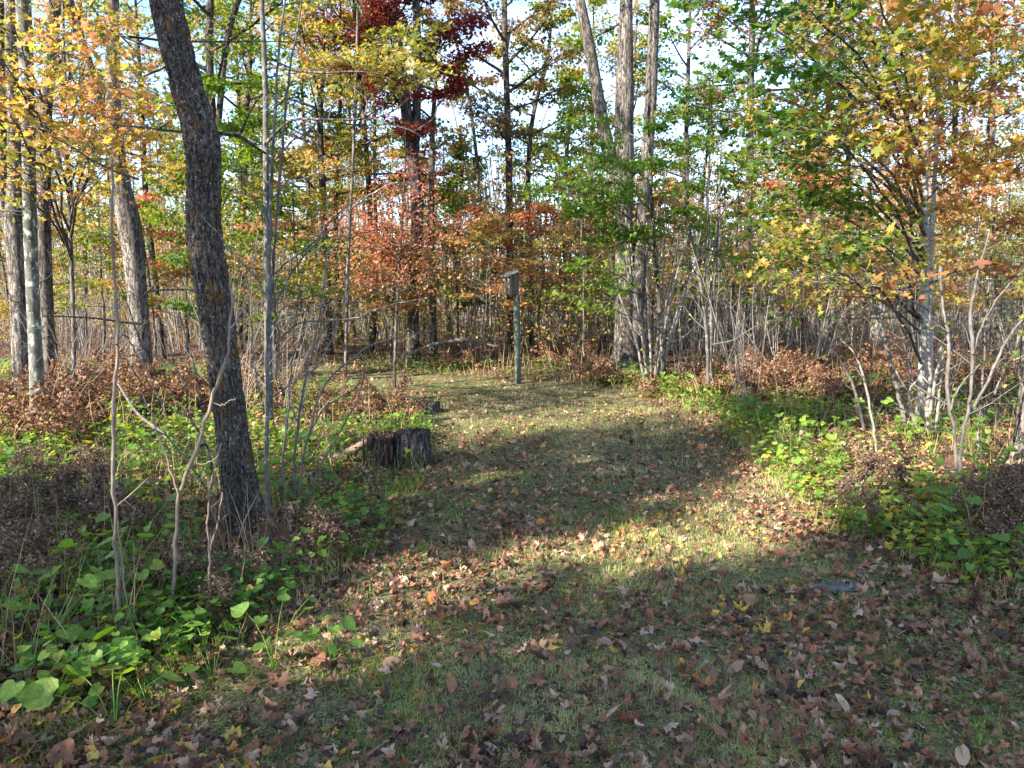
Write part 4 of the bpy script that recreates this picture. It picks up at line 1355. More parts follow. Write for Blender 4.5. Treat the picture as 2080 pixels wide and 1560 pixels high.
SAP = [sapling_meshes(700 + i, h, r0, nb, bl, leaves=lv) for i, (h, r0, nb, bl, lv) in enumerate([
    (4.2, .018, 9, .9, 0), (3.4, .012, 8, .8, 2), (5.2, .022, 9, 1.1, 2), (2.6, .009, 8, .6, 3), (4.6, .015, 10, .9, 3), (3.0, .011, 8, .7, 3), (6.0, .028, 10, 1.2, 2), (3.8, .013, 9, .8, 2)])]
r = np.random.default_rng(99)
n = 0
pts = []
tries = 0
while n < 285 and tries < 9000:
    tries += 1
    Y = 12.5 + 17 * r.random() ** 1.1
    px = r.uniform(-30, 2110)
    x = (px - 1040) / FPX * Y
    if path_sd(x, Y) < .35 or (path_sd(x, Y) < 1.0 and r.random() < .7):
        continue
    if Y < 13.2 and 1000 < px < 1120:
        continue
    if vnoise(x * .5 + 4, Y * .5) < .33 and r.random() < .6:
        continue
    if any((x - a) ** 2 + (Y - b) ** 2 < .22 ** 2 for a, b in pts):
        continue
    pts.append((x, Y))
    pale = r.random()
    bk, bw = (B_twigpale, 'pale') if pale < .42 else (B_twig, 'grey') if pale < .78 else (B_mid, 'dark')
    k = int(r.integers(0, 8))
    mt, cw = leafs[int(r.integers(0, 4))]
    o = place('sapling', SAP[k], f'thin {bw} sapling stem {where_words(px)}, {depth_words(Y)}', 'sapling', (x, Y, float(gz(x, Y)) - .03), r.random() * 6.28, r.uniform(.7, 1.15), bk, mt,
              f'thin {bw} sapling stems {where_words(px)}', parts=('stem', 'twigs', 'crown'))
    n += 1
# ------------------------------------------------------------------ near bare stems, traced
def stem_thing(name, label, stems, bark, cat='shrub', group=None, twig=0, seed=0, leaves=0, leafmat=None, leafsize=.05, twl=.35):
    """stems: list of (pixels with widths, Y0, Y1); the first is the main stem"""
    r = np.random.default_rng(seed)
    s0 = stems[0]
    b = at(s0[0][0][0], s0[0][0][1], s0[1])
    base = np.array([b[0], b[1], float(gz(b[0], b[1])) - .03])
    o = thing(name, label, cat, base, group=group)
    tw = Geo()
    limbs = []
    for j, (px, Y0, Y1_) in enumerate(stems):
        m = len(px)
        q = np.array([(*at(x, y, Y0 + (Y1_ - Y0) * i / (m - 1)), max(w, 1.3) / FPX * (Y0 + (Y1_ - Y0) * i / (m - 1)) / 2) for i, (x, y, w) in enumerate(px)])
        if j == 0 or px[0][2] < 0:
            q[0, 2] = base[2]
        q = smooth_line(q, max(10, m * 4))
        q[1:-1, :3] += r.normal(0, .0035, (len(q) - 2, 3))
        g = Geo()
        g.add(*tube(q[:, :3] - base, np.abs(q[:, 3]), 7))
        link('stem' if j == 0 else 'branch', g.mesh('stem', bark), o)
        limbs.append((q[::3, :3] - base, abs(q[0, 3]) * 1.2))
    if twig:
        LP, LA, _ = sprays(limbs, r, twig, 2, leaves=leaves, spread=.05, geo=tw, sec_len=twl, start=.2)
        link('twigs', tw.mesh('twigs', bark), o, kind='stuff')
        if leaves:
            rnd = np.clip(r.normal(.5, .25, len(LP)), .01, .99)
            M = rot_mats(LA, r.normal(-.3, .5, len(LP)), r.normal(0, .5, len(LP)))
            link('crown', scatter('leaves', P_MID, LP, M, leafsize * r.uniform(.6, 1.2, len(LP)), rnd, leafmat), o, kind='stuff')
    return o


stem_thing('sapling', 'thin grey-brown leafless sapling rising straight in front of the undergrowth, nearest on the left', [
    ([(246, 1352, 9), (241, 1220, 9), (238, 1130, 8), (231, 1000, 8), (231, 830, 8), (238, 720, 7), (238, 640, 7), (231, 560, 6), (227, 450, 5), (228, 320, 4)], 3.2, 3.3),
    ([(265, 1345, 3), (262, 1250, 3), (248, 1150, 3), (240, 1060, 2)], 3.22, 3.2),
    ([(236, 700, 4), (248, 680, 4), (268, 700, 3), (300, 760, 3), (340, 850, 2)], 3.25, 3.5)], B_twigtan, twig=4, seed=1, twl=.16, cat='sapling')
stem_thing('sapling', 'thin tan sapling bending right across the leaning trunk', [
    ([(341, 1318, 8), (352, 1200, 8), (357, 1120, 8), (363, 1015, 8), (388, 945, 8), (420, 850, 7), (445, 770, 7), (464, 710, 6), (469, 640, 5), (468, 560, 4)], 3.35, 3.6),
    ([(467, 668, 4), (485, 640, 4), (502, 600, 3.5), (515, 540, 3), (525, 470, 2)], 3.5, 3.7),
    ([(434, 818, 3), (455, 822, 3.2), (478, 808, 2)], 3.48, 3.5),
    ([(363, 1010, 4), (345, 950, 4), (320, 880, 3.5), (290, 800, 3)], 3.4, 3.8),
    ([(395, 940, 3), (420, 942, 2.5), (445, 925, 2)], 3.4, 3.4)], B_twigtan, cat='sapling', seed=2)
stem_thing('sapling', 'thin pale forked stem just left of the foot of the leaning trunk', [
    ([(418, 1350, 6), (424, 1250, 6), (425, 1180, 6), (432, 1100, 5), (445, 1060, 4), (452, 1000, 3)], 3.3, 3.5),
    ([(426, 1150, 4), (422, 1050, 4), (432, 960, 3), (450, 900, 3)], 3.35, 3.6)], B_twigtan, cat='sapling', seed=3, twig=3, twl=.2)
stem_thing('shrub', 'tall grey multi-stemmed shrub with long bare branches, beside the leaning trunk', [
    ([(545, 1140, 8.6), (548, 1060, 8.6), (541, 950, 8.6), (544, 830, 8.6), (543, 700, 7.9), (546, 600, 7.2), (549, 480, 6.5), (551, 400, 6.5), (555, 300, 5.8), (563, 150, 5.0), (577, -20, 4.3)], 4.3, 4.4),
    ([(553, 600, 5.0), (556, 520, 5.8), (563, 430, 5.8), (571, 330, 5.8), (580, 220, 5.0), (592, 120, 4.3), (607, 40, 3.6), (616, -30, 2.9)], 4.4, 4.5),
    ([(556, 620, 4.3), (590, 560, 4.3), (625, 510, 4.3), (668, 470, 3.6), (720, 420, 3.6), (770, 385, 2.9), (810, 370, 2.2)], 4.35, 4.1),
    ([(558, 555, 3.6), (600, 520, 3.6), (640, 490, 2.9), (680, 440, 2.9), (740, 400, 2.2)], 4.4, 4.3),
    ([(556, 700, 3.6), (610, 655, 3.6), (660, 652, 2.9), (720, 645, 2.9), (790, 620, 2.2), (870, 605, 1.4)], 4.35, 4.0),
    ([(558, 400, 2.9), (590, 370, 2.9), (640, 330, 2.2), (700, 290, 1.8), (745, 255, 1.4)], 4.4, 4.6),
    ([(562, 320, 2.9), (590, 290, 2.9), (630, 262, 2.2), (680, 210, 1.4)], 4.45, 4.7),
    ([(540, 600, 2.9), (515, 560, 2.9), (480, 520, 2.2), (440, 470, 2.2), (400, 430, 1.4)], 4.35, 4.6),
    ([(538, 840, 2.9), (520, 760, 2.9), (508, 640, 2.2), (500, 540, 1.4)], 4.3, 4.3),
    ([(553, 480, 3.6), (530, 420, 2.9), (495, 380, 2.2), (470, 300, 1.4)], 4.4, 4.6),
    ([(560, 770, 4.3), (566, 700, 4.3), (562, 640, 3.6), (550, 560, 2.9)], 4.3, 4.4)], B_smooth, seed=4, twig=4, twl=.22)
stem_thing('shrub', 'grey shrub of many thin leafless stems fanning right, left of the larger stump', [
    ([(600, 1040, 6.5), (598, 950, 5.8), (606, 860, 5.8), (622, 770, 5.0), (640, 690, 4.3), (655, 600, 3.6), (668, 500, 2.2)], 5.0, 5.3),
    ([(608, 1035, 5.8), (612, 960, 5.8), (630, 870, 5.0), (655, 790, 4.3), (700, 740, 4.3), (760, 700, 3.6), (830, 680, 2.2), (880, 672, 1.4)], 5.0, 5.0),
    ([(590, 1045, 5.0), (574, 960, 5.0), (582, 870, 4.3), (590, 770, 3.6), (598, 660, 2.9), (615, 540, 2.2)], 5.0, 5.2),
    ([(615, 1040, 4.3), (650, 950, 4.3), (690, 880, 3.6), (730, 800, 2.9), (745, 720, 2.2)], 5.0, 4.9),
    ([(628, 880, 3.6), (660, 830, 3.6), (705, 800, 2.9), (760, 785, 2.2)], 5.0, 4.9),
    ([(605, 860, 2.9), (585, 800, 2.9), (560, 740, 2.2), (540, 650, 1.4)], 5.1, 5.3),
    ([(640, 700, 2.9), (680, 640, 2.9), (740, 600, 2.2), (800, 580, 1.4)], 5.2, 5.0),
    ([(622, 770, 2.9), (660, 720, 2.9), (690, 640, 2.2), (705, 560, 1.4)], 5.2, 5.4)], B_twig, seed=5, twig=5, twl=.22)
stem_thing('shrub', 'dark crooked leafless shrub left of the leaning trunk', [
    ([(455, 1000, 5.0), (430, 940, 5.0), (410, 890, 5.0), (385, 850, 4.3), (350, 830, 3.6), (300, 790, 2.9), (262, 740, 2.2)], 4.4, 4.8),
    ([(440, 1010, 4.3), (410, 980, 4.3), (370, 920, 3.6), (330, 880, 2.9), (270, 860, 2.2)], 4.4, 4.7),
    ([(410, 890, 3.6), (408, 820, 3.6), (395, 740, 2.9), (370, 660, 2.2), (340, 560, 1.4)], 4.5, 4.8),
    ([(385, 850, 2.9), (372, 780, 2.9), (340, 700, 2.2), (322, 610, 1.4)], 4.5, 4.9)], B_mid, seed=6, twig=5, twl=.25)
stem_thing('sapling', 'forked smooth grey sapling standing at the right edge of the trail', [
    ([(1437, 815, 10.8), (1438, 760, 7.9), (1436, 690, 7.2), (1428, 610, 6.5), (1416, 530, 5.8), (1402, 470, 5.0), (1390, 400, 3.6)], 10.6, 10.6),
    ([(1441, 800, 7.2), (1444, 700, 7.2), (1448, 600, 6.5), (1455, 510, 5.8), (1460, 430, 5.0), (1463, 340, 3.6), (1470, 250, 2.9)], 10.6, 10.7),
    ([(1446, 640, 3.6), (1436, 560, 3.6), (1440, 470, 2.9), (1432, 380, 2.2)], 10.6, 10.5),
    ([(1434, 650, 3.6), (1400, 590, 2.9), (1360, 560, 2.2), (1320, 540, 1.4)], 10.6, 10.3),
    ([(1446, 700, 2.9), (1490, 690, 2.9), (1540, 660, 2.2), (1600, 640, 1.4)], 10.6, 10.4),
    ([(1452, 560, 3.6), (1490, 470, 2.9), (1520, 400, 2.2)], 10.6, 10.9)], B_smooth, cat='sapling', seed=7, twig=5, twl=.25, leaves=2, leafmat=M_greenmix, leafsize=.07)
# the bushy pale clump by the three-trunked tree
c0 = []
rr2 = np.random.default_rng(21)
for i in range(11):
    a = rr2.uniform(-1, 1)
    x0 = 1326 + a * 16
    c0.append(([(x0, 785, 5), (x0 + a * 20, 690, 5), (x0 + a * 60, 580, 4), (x0 + a * 100 + rr2.normal(0, 8), 500 - 60 * rr2.random(), 2.5)], 11.6, 11.6 + rr2.normal(0, .5)))
stem_thing('shrub', 'pale bare shrub of many upright stems in front of the three-trunked tree', c0, B_twigpale, seed=8, twig=4, twl=.2, leaves=1, leafmat=M_orange, leafsize=.08)
stem_thing('shrub', 'pale grey curving shrub stems near the trunk cut off by the right edge', [
    ([(1943, 985, 10), (1942, 930, 8), (1938, 870, 7), (1930, 835, 7), (1924, 780, 8), (1928, 700, 7), (1918, 640, 5), (1910, 540, 4)], 5.9, 6.2),
    ([(1950, 980, 9), (1953, 900, 8), (1962, 850, 7), (1972, 800, 6), (1976, 720, 8), (1972, 640, 7), (1985, 560, 5), (2010, 470, 3)], 5.9, 6.1),
    ([(1956, 870, 7), (1980, 820, 7), (2005, 780, 6), (2040, 700, 5), (2085, 640, 4)], 5.95, 6.2),
    ([(1975, 720, 5), (2000, 650, 4), (2040, 590, 3), (2090, 540, 3)], 6.0, 6.3),
    ([(1930, 835, 4), (1945, 790, 4), (1990, 740, 3)], 6.0, 6.0)], B_twig, seed=9, twig=5, twl=.25, leaves=1, leafmat=M_greenmix, leafsize=.06)
stem_thing('shrub', 'bone-white forked stems of a small bare shrub in the sunlit patch on the right', [
    ([(1885, 885, 11), (1884, 830, 10), (1890, 780, 8), (1886, 700, 6), (1890, 600, 4)], 7.6, 7.7),
    ([(1888, 840, 7), (1900, 770, 6), (1908, 730, 5), (1915, 690, 3)], 7.6, 7.5),
    ([(1898, 880, 6), (1905, 830, 6), (1910, 770, 5), (1916, 720, 3)], 7.6, 7.6),
    ([(1868, 885, 5), (1852, 830, 5), (1842, 790, 4), (1820, 755, 3)], 7.6, 7.4),
    ([(1862, 880, 5), (1845, 800, 4), (1865, 770, 3)], 7.6, 7.4)], B_twigpale, seed=10, twig=4, twl=.3)
stem_thing('sapling', 'single pale leafless stem curving left over the green plants on the right', [
    ([(1781, 935, 5), (1775, 870, 5), (1762, 800, 5), (1745, 740, 4), (1725, 705, 3), (1706, 690, 2)], 6.9, 7.0),
    ([(1750, 765, 2.5), (1738, 748, 2.5), (1725, 742, 2)], 6.95, 6.9)], B_twigpale, cat='sapling', seed=11)
stem_thing('sapling', 'grey leaning leafless sapling left of the tall pale twin stems', [
    ([(1842, 890, 10), (1832, 830, 9), (1815, 760, 9), (1800, 700, 8), (1782, 640, 7), (1765, 570, 6), (1740, 480, 4)], 7.9, 8.3),
    ([(1757, 895, 7), (1750, 850, 7), (1735, 790, 6), (1712, 740, 5), (1690, 710, 3)], 7.9, 8.1),
    ([(1800, 700, 4), (1850, 680, 3.5), (1890, 660, 3)], 8, 8.1),
    ([(1790, 640, 4), (1840, 610, 4), (1900, 640, 3)], 8.1, 8.0)], B_twig, cat='sapling', seed=12, twig=3, twl=.25)
stem_thing('sapling', 'thin dark leafless sapling between the pale stems and the right edge', [
    ([(1990, 960, 6), (1985, 900, 6), (1992, 830, 5), (2000, 700, 5), (2010, 560, 4), (2020, 440, 3)], 6.6, 6.9),
    ([(1992, 850, 4), (2020, 800, 4), (2045, 730, 3), (2060, 640, 2)], 6.6, 6.7)], B_mid, cat='sapling', seed=13, twig=5, twl=.3, leaves=2, leafmat=M_green, leafsize=.06)

# bare twiggy bushes standing in front of the thicket
BUSH = []
for i in range(5):
    r = np.random.default_rng(800 + i)
    g, t = Geo(), Geo()
    limbs = []
    for s in range(5 + i % 3):
        az = r.random() * 6.28
        P = grow_limb((r.normal(0, .05), r.normal(0, .05), -.03), hdir(az, r.uniform(1.05, 1.45)), r.uniform(1.2, 2.6), 7, .1, .09, r)
        g.add(*tube(P, np.linspace(.0065, .002, 7), 5))
        limbs.append((P, .006))
    LP, LA, _ = sprays(limbs, r, 5, 3, leaves=0, geo=t, sec_len=.38)
    BUSH.append((g.mesh('bush_stems'), t.mesh('bush_twigs'), None))
r = np.random.default_rng(31)
k = 0
tries = 0
while k < 60 and tries < 3000:
    tries += 1
    Y = r.uniform(7.5, 19)
    px = r.uniform(-20, 2100)
    x = (px - 1040) / FPX * Y
    if path_sd(x, Y) < .5 or (900 < px < 1200 and Y < 13.5) or (x > 0 and Y < 9 and r.random() < .6):
        continue
    pale = r.random() < .5
    place('shrub', BUSH[k % 5], f'bare {"pale" if pale else "grey"} twiggy shrub {where_words(px)}, {depth_words(Y)}', 'shrub', (x, Y, float(gz(x, Y))), r.random() * 6.28, r.uniform(.55, 1.05), B_twigpale if pale else B_twig, None,
          'bare twiggy shrubs under the trees', parts=('stems', 'twigs', 'crown'))
    k += 1

# trunk cut off by the right edge of the picture
P, rad = traced_trunk([(2088, 975, 96), (2092, 930, 74), (2098, 860, 60), (2104, 700, 54), (2112, 500, 50), (2114, 200, 48), (2116, 0, 46)], 6.5, 11, n=40, flare=.5)
base = P[0].copy()
o = thing('edge_tree', 'dark rough-barked trunk cut off by the right edge beside the sunlit plants', 'tree', base)
V, F = noisy_hero(P[P[:, 2] < 4.5] - base, rad[P[:, 2] < 4.5], 90, 260, 9.1, 0.010, 15)
link('trunk', mesh_np('edge_trunk', V, F, B_mid, smooth=True), o)
up = P[:, 2] > 4.2
m = tree_meshes('edge_top', P[up] - base, rad[up], 4.6, 14, 2.6, 16, .12, P_SMALL, 15)
link('upper_trunk', m[0], o, mat=B_mid)
link('branches', m[1], o, mat=B_mid, kind='stuff')
link('crown', m[2], o, mat=M_gold, kind='stuff')

# ------------------------------------------------------------------ nest box on its post
def wood_mat(name, c1, c2, sc_=40, st=.06, bump=.004):
    return bark_mat(name, c1, c2, sc_, st, bump, contrast=(.35, .6))


W_box = wood_mat('weathered_wood', (.04, .03, .024), (.145, .115, .095))
W_front = wood_mat('weathered_wood_warm', (.06, .042, .03), (.20, .15, .11))
W_roof = wood_mat('weathered_roof_wood', (.06, .06, .054), (.16, .16, .145))


def post_mat():
    m, N, L, out = new_mat('grey_green_plastic')
    tc = N.new('ShaderNodeTexCoord')
    n = N.new('ShaderNodeTexNoise')
    n.inputs['Scale'].default_value = 9
    n.inputs['Detail'].default_value = 5
    L.new(tc.outputs['Object'], n.inputs['Vector'])
    rp = ramp_node(N, [(.3, .07, .083, .06), (.6, .105, .12, .088), (.75, .16, .17, .12)])
    L.new(n.outputs['Fac'], rp.inputs['Fac'])
    p = N.new('ShaderNodeBsdfPrincipled')
    p.inputs['Roughness'].default_value = .8
    p.inputs['Specular IOR Level'].default_value = .2
    L.new(rp.outputs['Color'], p.inputs['Base Color'])
    L.new(p.outputs[0], out.inputs['Surface'])
    return m


M_post = post_mat()
M_black = new_mat('nest_box_inside_shade')
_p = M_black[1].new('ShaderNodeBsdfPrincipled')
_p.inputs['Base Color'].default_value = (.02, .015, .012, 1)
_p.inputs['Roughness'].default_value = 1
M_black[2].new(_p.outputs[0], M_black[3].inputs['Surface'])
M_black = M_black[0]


def box(x0, x1, y0, y1, z0, z1, jit=0.0):
    V = np.array([(x, y, z) for z in (z0, z1) for y in (y0, y1) for x in (x0, x1)], float)
    F = [(0, 2, 3, 1), (4, 5, 7, 6), (0, 1, 5, 4), (2, 6, 7, 3), (0, 4, 6, 2), (1, 3, 7, 5)]
    return V, np.array(F)


Yb = 12.3
pb = at(1053, 785, Yb)
pb[2] = float(gz(pb[0], pb[1])) - .1
ptop = at(1049, 601, Yb)
nb = thing('nest_box_post', 'weathered wooden nest box with a round hole on a grey-green pipe post', 'nest box', pb)
bpx = pb.copy()
g = Geo()
Pp = smooth_line([(0, 0, 0), (*(at(1050.5, 692, Yb) - pb),)], 8)
V, F = tube(Pp, .050, 28, cap=False)
g.add(V, F)
link('post', g.mesh('post', M_post), nb)
g = Geo()
Pp2 = smooth_line([at(1050.5, 694, Yb) - pb, ptop - pb], 8)
V, F = tube(Pp2, .0545, 28, cap=False)
g.add(V, F)
link('upper_post', g.mesh('upper_post', M_post), nb)
g = Geo()
V, F = tube(np.array([ptop - pb + (0, 0, -.075), ptop - pb + (0, 0, -.07), ptop - pb + (0, 0, .012), ptop - pb + (0, 0, .015)]), [.055, .0595, .0595, .05], 28)
g.add(V, F)
link('coupling', g.mesh('coupling', M_post), nb)
# box in its own frame: local -y is the front
ang = math.radians(-54)
bw, bd, bh_f, bh_b = .165, .175, .285, .345
boxc = at(1036.5, 0, Yb)
ctr = Vector((at(1037.5, 598, Yb)[0] - pb[0], .0, at(1037, 598, Yb)[2] - pb[2]))
MB = Matrix.Translation(ctr) @ Matrix.Rotation(ang, 4, 'Z')


def boxpart(name, V, F, mat, bev=.0015):
    W = np.array([MB @ Vector(v) for v in V])
    me = mesh_np(name, W, F, mat)
    ob = link(name, me, nb)
    if bev:
        b = ob.modifiers.new('bevel', 'BEVEL')
        b.width = bev
        b.segments = 1
    return ob


t = .019
# front board with a real hole
nh = 24
cxh, czh, rh = 0.0, .225, .029
hz = []
front_V, front_F = [], []
out_pts = []
for i in range(nh):
    a = 2 * math.pi * i / nh
    c, s = math.cos(a), math.sin(a)
    k_ = min((bw / 2) / abs(c) if abs(c) > 1e-6 else 9, ((bh_f - czh) if s > 0 else czh) / abs(s) if abs(s) > 1e-6 else 9)
    out_pts.append((c * k_, czh + s * k_))
corners = [(bw / 2, bh_f), (-bw / 2, bh_f), (-bw / 2, 0), (bw / 2, 0)]
for cpt in corners:
    j = min(range(nh), key=lambda q: (out_pts[q][0] - cpt[0]) ** 2 + (out_pts[q][1] - cpt[1]) ** 2)
    out_pts[j] = cpt
for yy in (-bd / 2, -bd / 2 + t):
    for i in range(nh):
        a = 2 * math.pi * i / nh
        front_V.append((cxh + rh * math.cos(a), yy, czh + rh * math.sin(a)))
    for i in range(nh):
        front_V.append((out_pts[i][0], yy, out_pts[i][1]))
for i in range(nh):
    j = (i + 1) % nh
    front_F += [(i, nh + i, nh + j, j), (2 * nh + i, 2 * nh + j, 3 * nh + j, 3 * nh + i), (i, j, 2 * nh + j, 2 * nh + i), (nh + i, 3 * nh + i, 3 * nh + j, nh + j)]
boxpart('front_panel', front_V, np.array(front_F), W_front, 0)


def slope_panel(x0, x1, y0, y1):
    def top(y):
        return bh_f + (bh_b - bh_f) * (y + bd / 2) / bd
    V = [(x0, y0, 0), (x1, y0, 0), (x1, y1, 0), (x0, y1, 0), (x0, y0, top(y0)), (x1, y0, top(y0)), (x1, y1, top(y1)), (x0, y1, top(y1))]
    F = [(0, 3, 2, 1), (4, 5, 6, 7), (0, 1, 5, 4), (1, 2, 6, 5), (2, 3, 7, 6), (3, 0, 4, 7)]
    return V, np.array(F)


for sx in (-1, 1):
    a, b = sorted((sx * bw / 2, sx * (bw / 2 + t)))
    boxpart('side_board', *slope_panel(a, b, -bd / 2 + .001, -.002), W_box)
    boxpart('side_board', *slope_panel(a + sx * .002, b + sx * .002, .002, bd / 2), W_box)
boxpart('floor_board', *box(-bw / 2 + .002, bw / 2 - .002, -bd / 2 + t + .001, bd / 2 - .001, .012, .03), W_box)
boxpart('backboard', *box(-bw / 2 + .01, bw / 2 - .01, bd / 2 + .001, bd / 2 + t, -.07, bh_b + .06), W_box)
rv = []
for (x, y) in ((-bw / 2 - .035, -bd / 2 - .045), (bw / 2 + .035, -bd / 2 - .045), (bw / 2 + .035, bd / 2 - .001), (-bw / 2 - .035, bd / 2 - .001)):
    rv.append((x, y, bh_f + (bh_b - bh_f) * (y + bd / 2) / bd + .003))
rv += [(x, y, z + .02) for x, y, z in rv]
boxpart('roof_board', rv, np.array([(0, 3, 2, 1), (4, 5, 6, 7), (0, 1, 5, 4), (1, 2, 6, 5), (2, 3, 7, 6), (3, 0, 4, 7)]), W_roof)
boxpart('inside', *box(-bw / 2 + .004, bw / 2 - .004, bd / 2 - .02, bd / 2 - .015, .032, bh_f - .01), M_black, 0)  # added near-black sheet, standing in for the shade seen through the hole

# ------------------------------------------------------------------ stumps, logs, stone
W_stump = bark_mat('rotten_wood_dark', (.012, .010, .009), (.13, .113, .10), 38, .09, .03, lichen=(.30, .32, .30), lichen_amt=.66, contrast=(.40, .64), crack=True)
W_stumpred = bark_mat('rotten_wood_red', (.022, .013, .010), (.17, .10, .075), 38, .09, .03, contrast=(.36, .64), crack=True)
W_log = bark_mat('fallen_wood', (.09, .055, .04), (.30, .20, .15), 20, .3, .01)


def stump_mesh(rx, ry, h, seed, k=96, rows=36, cut=1.0, tilt=0.0, a0=0, a1=2 * math.pi):
    th = np.linspace(a0, a1, k, endpoint=(a1 - a0) < 6.2)
    s = np.linspace(0, 1, rows)
    T, S = np.meshgrid(th, s)
    cx, cy = np.cos(T), np.sin(T)
    fur = vnoise(cx * 5 + seed, cy * 5, S * 1.6 + seed)
    fur2 = vnoise(cx * 16 + seed, cy * 16, S * 4.5 + seed) + .6 * (vnoise(cx * 34, cy * 34, S * 7 + seed) - .5)
    rr_ = 1 + .20 * (fur - .5) + .055 * (fur2 - .5) + .34 * (1 - S) ** 2.2 * (.6 + .9 * vnoise(cx * 2.2, cy * 2.2, 3 + seed))
    rag = h * (1 + .13 * (vnoise(cx * 7, cy * 7, seed) - .6) * cut * .6 + .05 * (vnoise(cx * 20, cy * 20, seed) - .5)) + tilt * cx
    X, Yv, Z = rx * cx * rr_, ry * cy * rr_, S * rag - .04
    V = np.stack([X, Yv, Z], -1).reshape(-1, 3)
    i = np.arange(rows - 1)[:, None] * k
    j = np.arange(k)[None]
    F = np.stack([i + j, i + (j + 1) % k, i + k + (j + 1) % k, i + k + j], -1).reshape(-1, 4)
    # rotten, sunken top
    base = (rows - 1) * k
    vs, fs = [V], [F]
    off = len(V)
    prev = base + np.arange(k)
    for q, (f, dz) in enumerate(((.86, -.01), (.6, -.05), (.3, -.07), (.06, -.06))):
        ring = np.stack([X[-1] * f, Yv[-1] * f, Z[-1] * 1 + h * dz * 2 + h * .12 * (vnoise(X[-1] * f * 30, Yv[-1] * f * 30, seed) - .5)], -1)
        vs.append(ring)
        cur = off + np.arange(k)
        fs.append(np.stack([prev, np.roll(prev, -1), np.roll(cur, -1), cur], -1))
        prev = cur
        off += k
    return np.vstack(vs), np.vstack(fs)


sx_, sy_ = gp(806, 950)
st = thing('tree_stump', 'large dark rotting stump, reddish on its left half, at the left trail edge', 'stump', (sx_, sy_ + .12, float(gz(sx_, sy_)) + 0))
V, F = stump_mesh(.150, .16, .345, 2.2)
V[:, 0] += .125
link('right_half', mesh_np('stump_right', V, F, W_stump, smooth=True), st)
V, F = stump_mesh(.125, .14, .32, 5.7, cut=1.6)
V[:, 0] -= .150
V[:, 1] -= .03
V[:, 2] += .05 * (vnoise(V[:, 0] * 30, V[:, 1] * 30, 2) - .6) * (V[:, 2] > .24)
link('left_half', mesh_np('stump_left', V, F, W_stumpred, smooth=True), st)
for q in range(9):      # splintered slabs standing off the rotten side
    rq = np.random.default_rng(q)
    x = -.28 + q * .05 + rq.normal(0, .008)
    Vq, Fq = tube(np.array([(x, -.19 - .02 * rq.random(), -.03), (x + rq.normal(0, .006), -.175, .12), (x + rq.normal(0, .01), -.155, .20 + .09 * rq.random())]), [.016, .013, .005], 6)
    link('splinter', mesh_np('splinter', Vq, Fq, W_stumpred if q % 3 else W_stump, smooth=True), st)
sx2, sy2 = gp(868, 838)
s2 = thing('tree_stump', 'small dark crumbling stump farther back at the left edge of the trail', 'stump', (sx2, sy2, float(gz(sx2, sy2))))
V, F = stump_mesh(.155, .14, .17, 8.1, cut=2.2)
link('stump_wood', mesh_np('small_stump', V, F, W_stump, smooth=True), s2)


def log_thing(label, px, Y0, Y1_, mat=W_log, name='fallen_branch', seed=0):
    m = len(px)
    q = np.array([(*at(x, y, Y0 + (Y1_ - Y0) * i / (m - 1)), w / FPX * (Y0 + (Y1_ - Y0) * i / (m - 1)) / 2) for i, (x, y, w) in enumerate(px)])
    q = smooth_line(q, 24)
    rg = np.random.default_rng(seed)
    base = q[0, :3].copy()
    V, F = tube(q[:, :3] - base, q[:, 3] * rg.uniform(.85, 1.15, 24), 12)
    return thing(name, label, 'fallen branch', base, me=mesh_np('log', V, F, mat, smooth=True))


log_thing('reddish fallen branch resting against the left side of the larger stump', [(640, 945, 12), (680, 930, 14), (715, 915, 18), (745, 897, 14), (762, 884, 9)], 6.6, 6.75)
log_thing('fallen branch lying among green leaves left of the leaning trunk', [(232, 932, 8), (262, 923, 13), (300, 922, 14), (340, 930, 12)], 6.6, 6.9, seed=1)
log_thing('pale weathered log at the left edge behind the lichen-covered tree', [(-20, 830, 26), (20, 845, 24), (60, 862, 20)], 9.2, 8.8, seed=2)
log_thing('dark fallen branch leaning through the undergrowth right of the left tree group', [(98, 780, 8), (125, 800, 9), (160, 830, 8), (190, 850, 6)], 10.2, 9.2, B_dark, seed=3)
log_thing('pale fallen branch sloping down through the plants left of the leaning trunk', [(240, 780, 4), (280, 840, 6), (330, 880, 6), (365, 925, 5)], 7.6, 6.6, B_twig, seed=4)
log_thing('grey fallen branch half hidden behind the trail left of the nest box post', [(830, 720, 6), (880, 700, 7), (950, 690, 6), (1010, 705, 4)], 14.4, 14.2, B_twig, seed=5)
log_thing('thin grey fallen stick near the plants on the right', [(1872, 1150, 5), (1900, 1163, 5), (1935, 1180, 3)], 4.45, 4.3, B_twig, seed=6)

# the flat stone with the dark hollow behind it
sx_, sy_ = gp(1700, 1197)
rk = np.random.default_rng(4)
th = np.linspace(0, 2 * np.pi, 40, endpoint=False)
rows = []
for i, (f, z) in enumerate(((1.02, -.03), (1.0, .0), (.97, .014), (.8, .022), (.5, .026), (.2, .027), (.01, .027))):
    rr_ = f * (1 + .16 * (vnoise(np.cos(th) * 2, np.sin(th) * 2, 1) - .5) + .06 * (vnoise(np.cos(th) * 7, np.sin(th) * 7, 1) - .5))
    rows.append(np.stack([.135 * rr_ * np.cos(th), .055 * rr_ * np.sin(th), z + .01 * (vnoise(np.cos(th) * f * 3, np.sin(th) * f * 3, 5) - .5) + 0 * th], -1))
V = np.vstack(rows)
k = 40
i = np.arange(len(rows) - 1)[:, None] * k
j = np.arange(k)[None]
F = np.stack([i + j, i + (j + 1) % k, i + k + (j + 1) % k, i + k + j], -1).reshape(-1, 4)
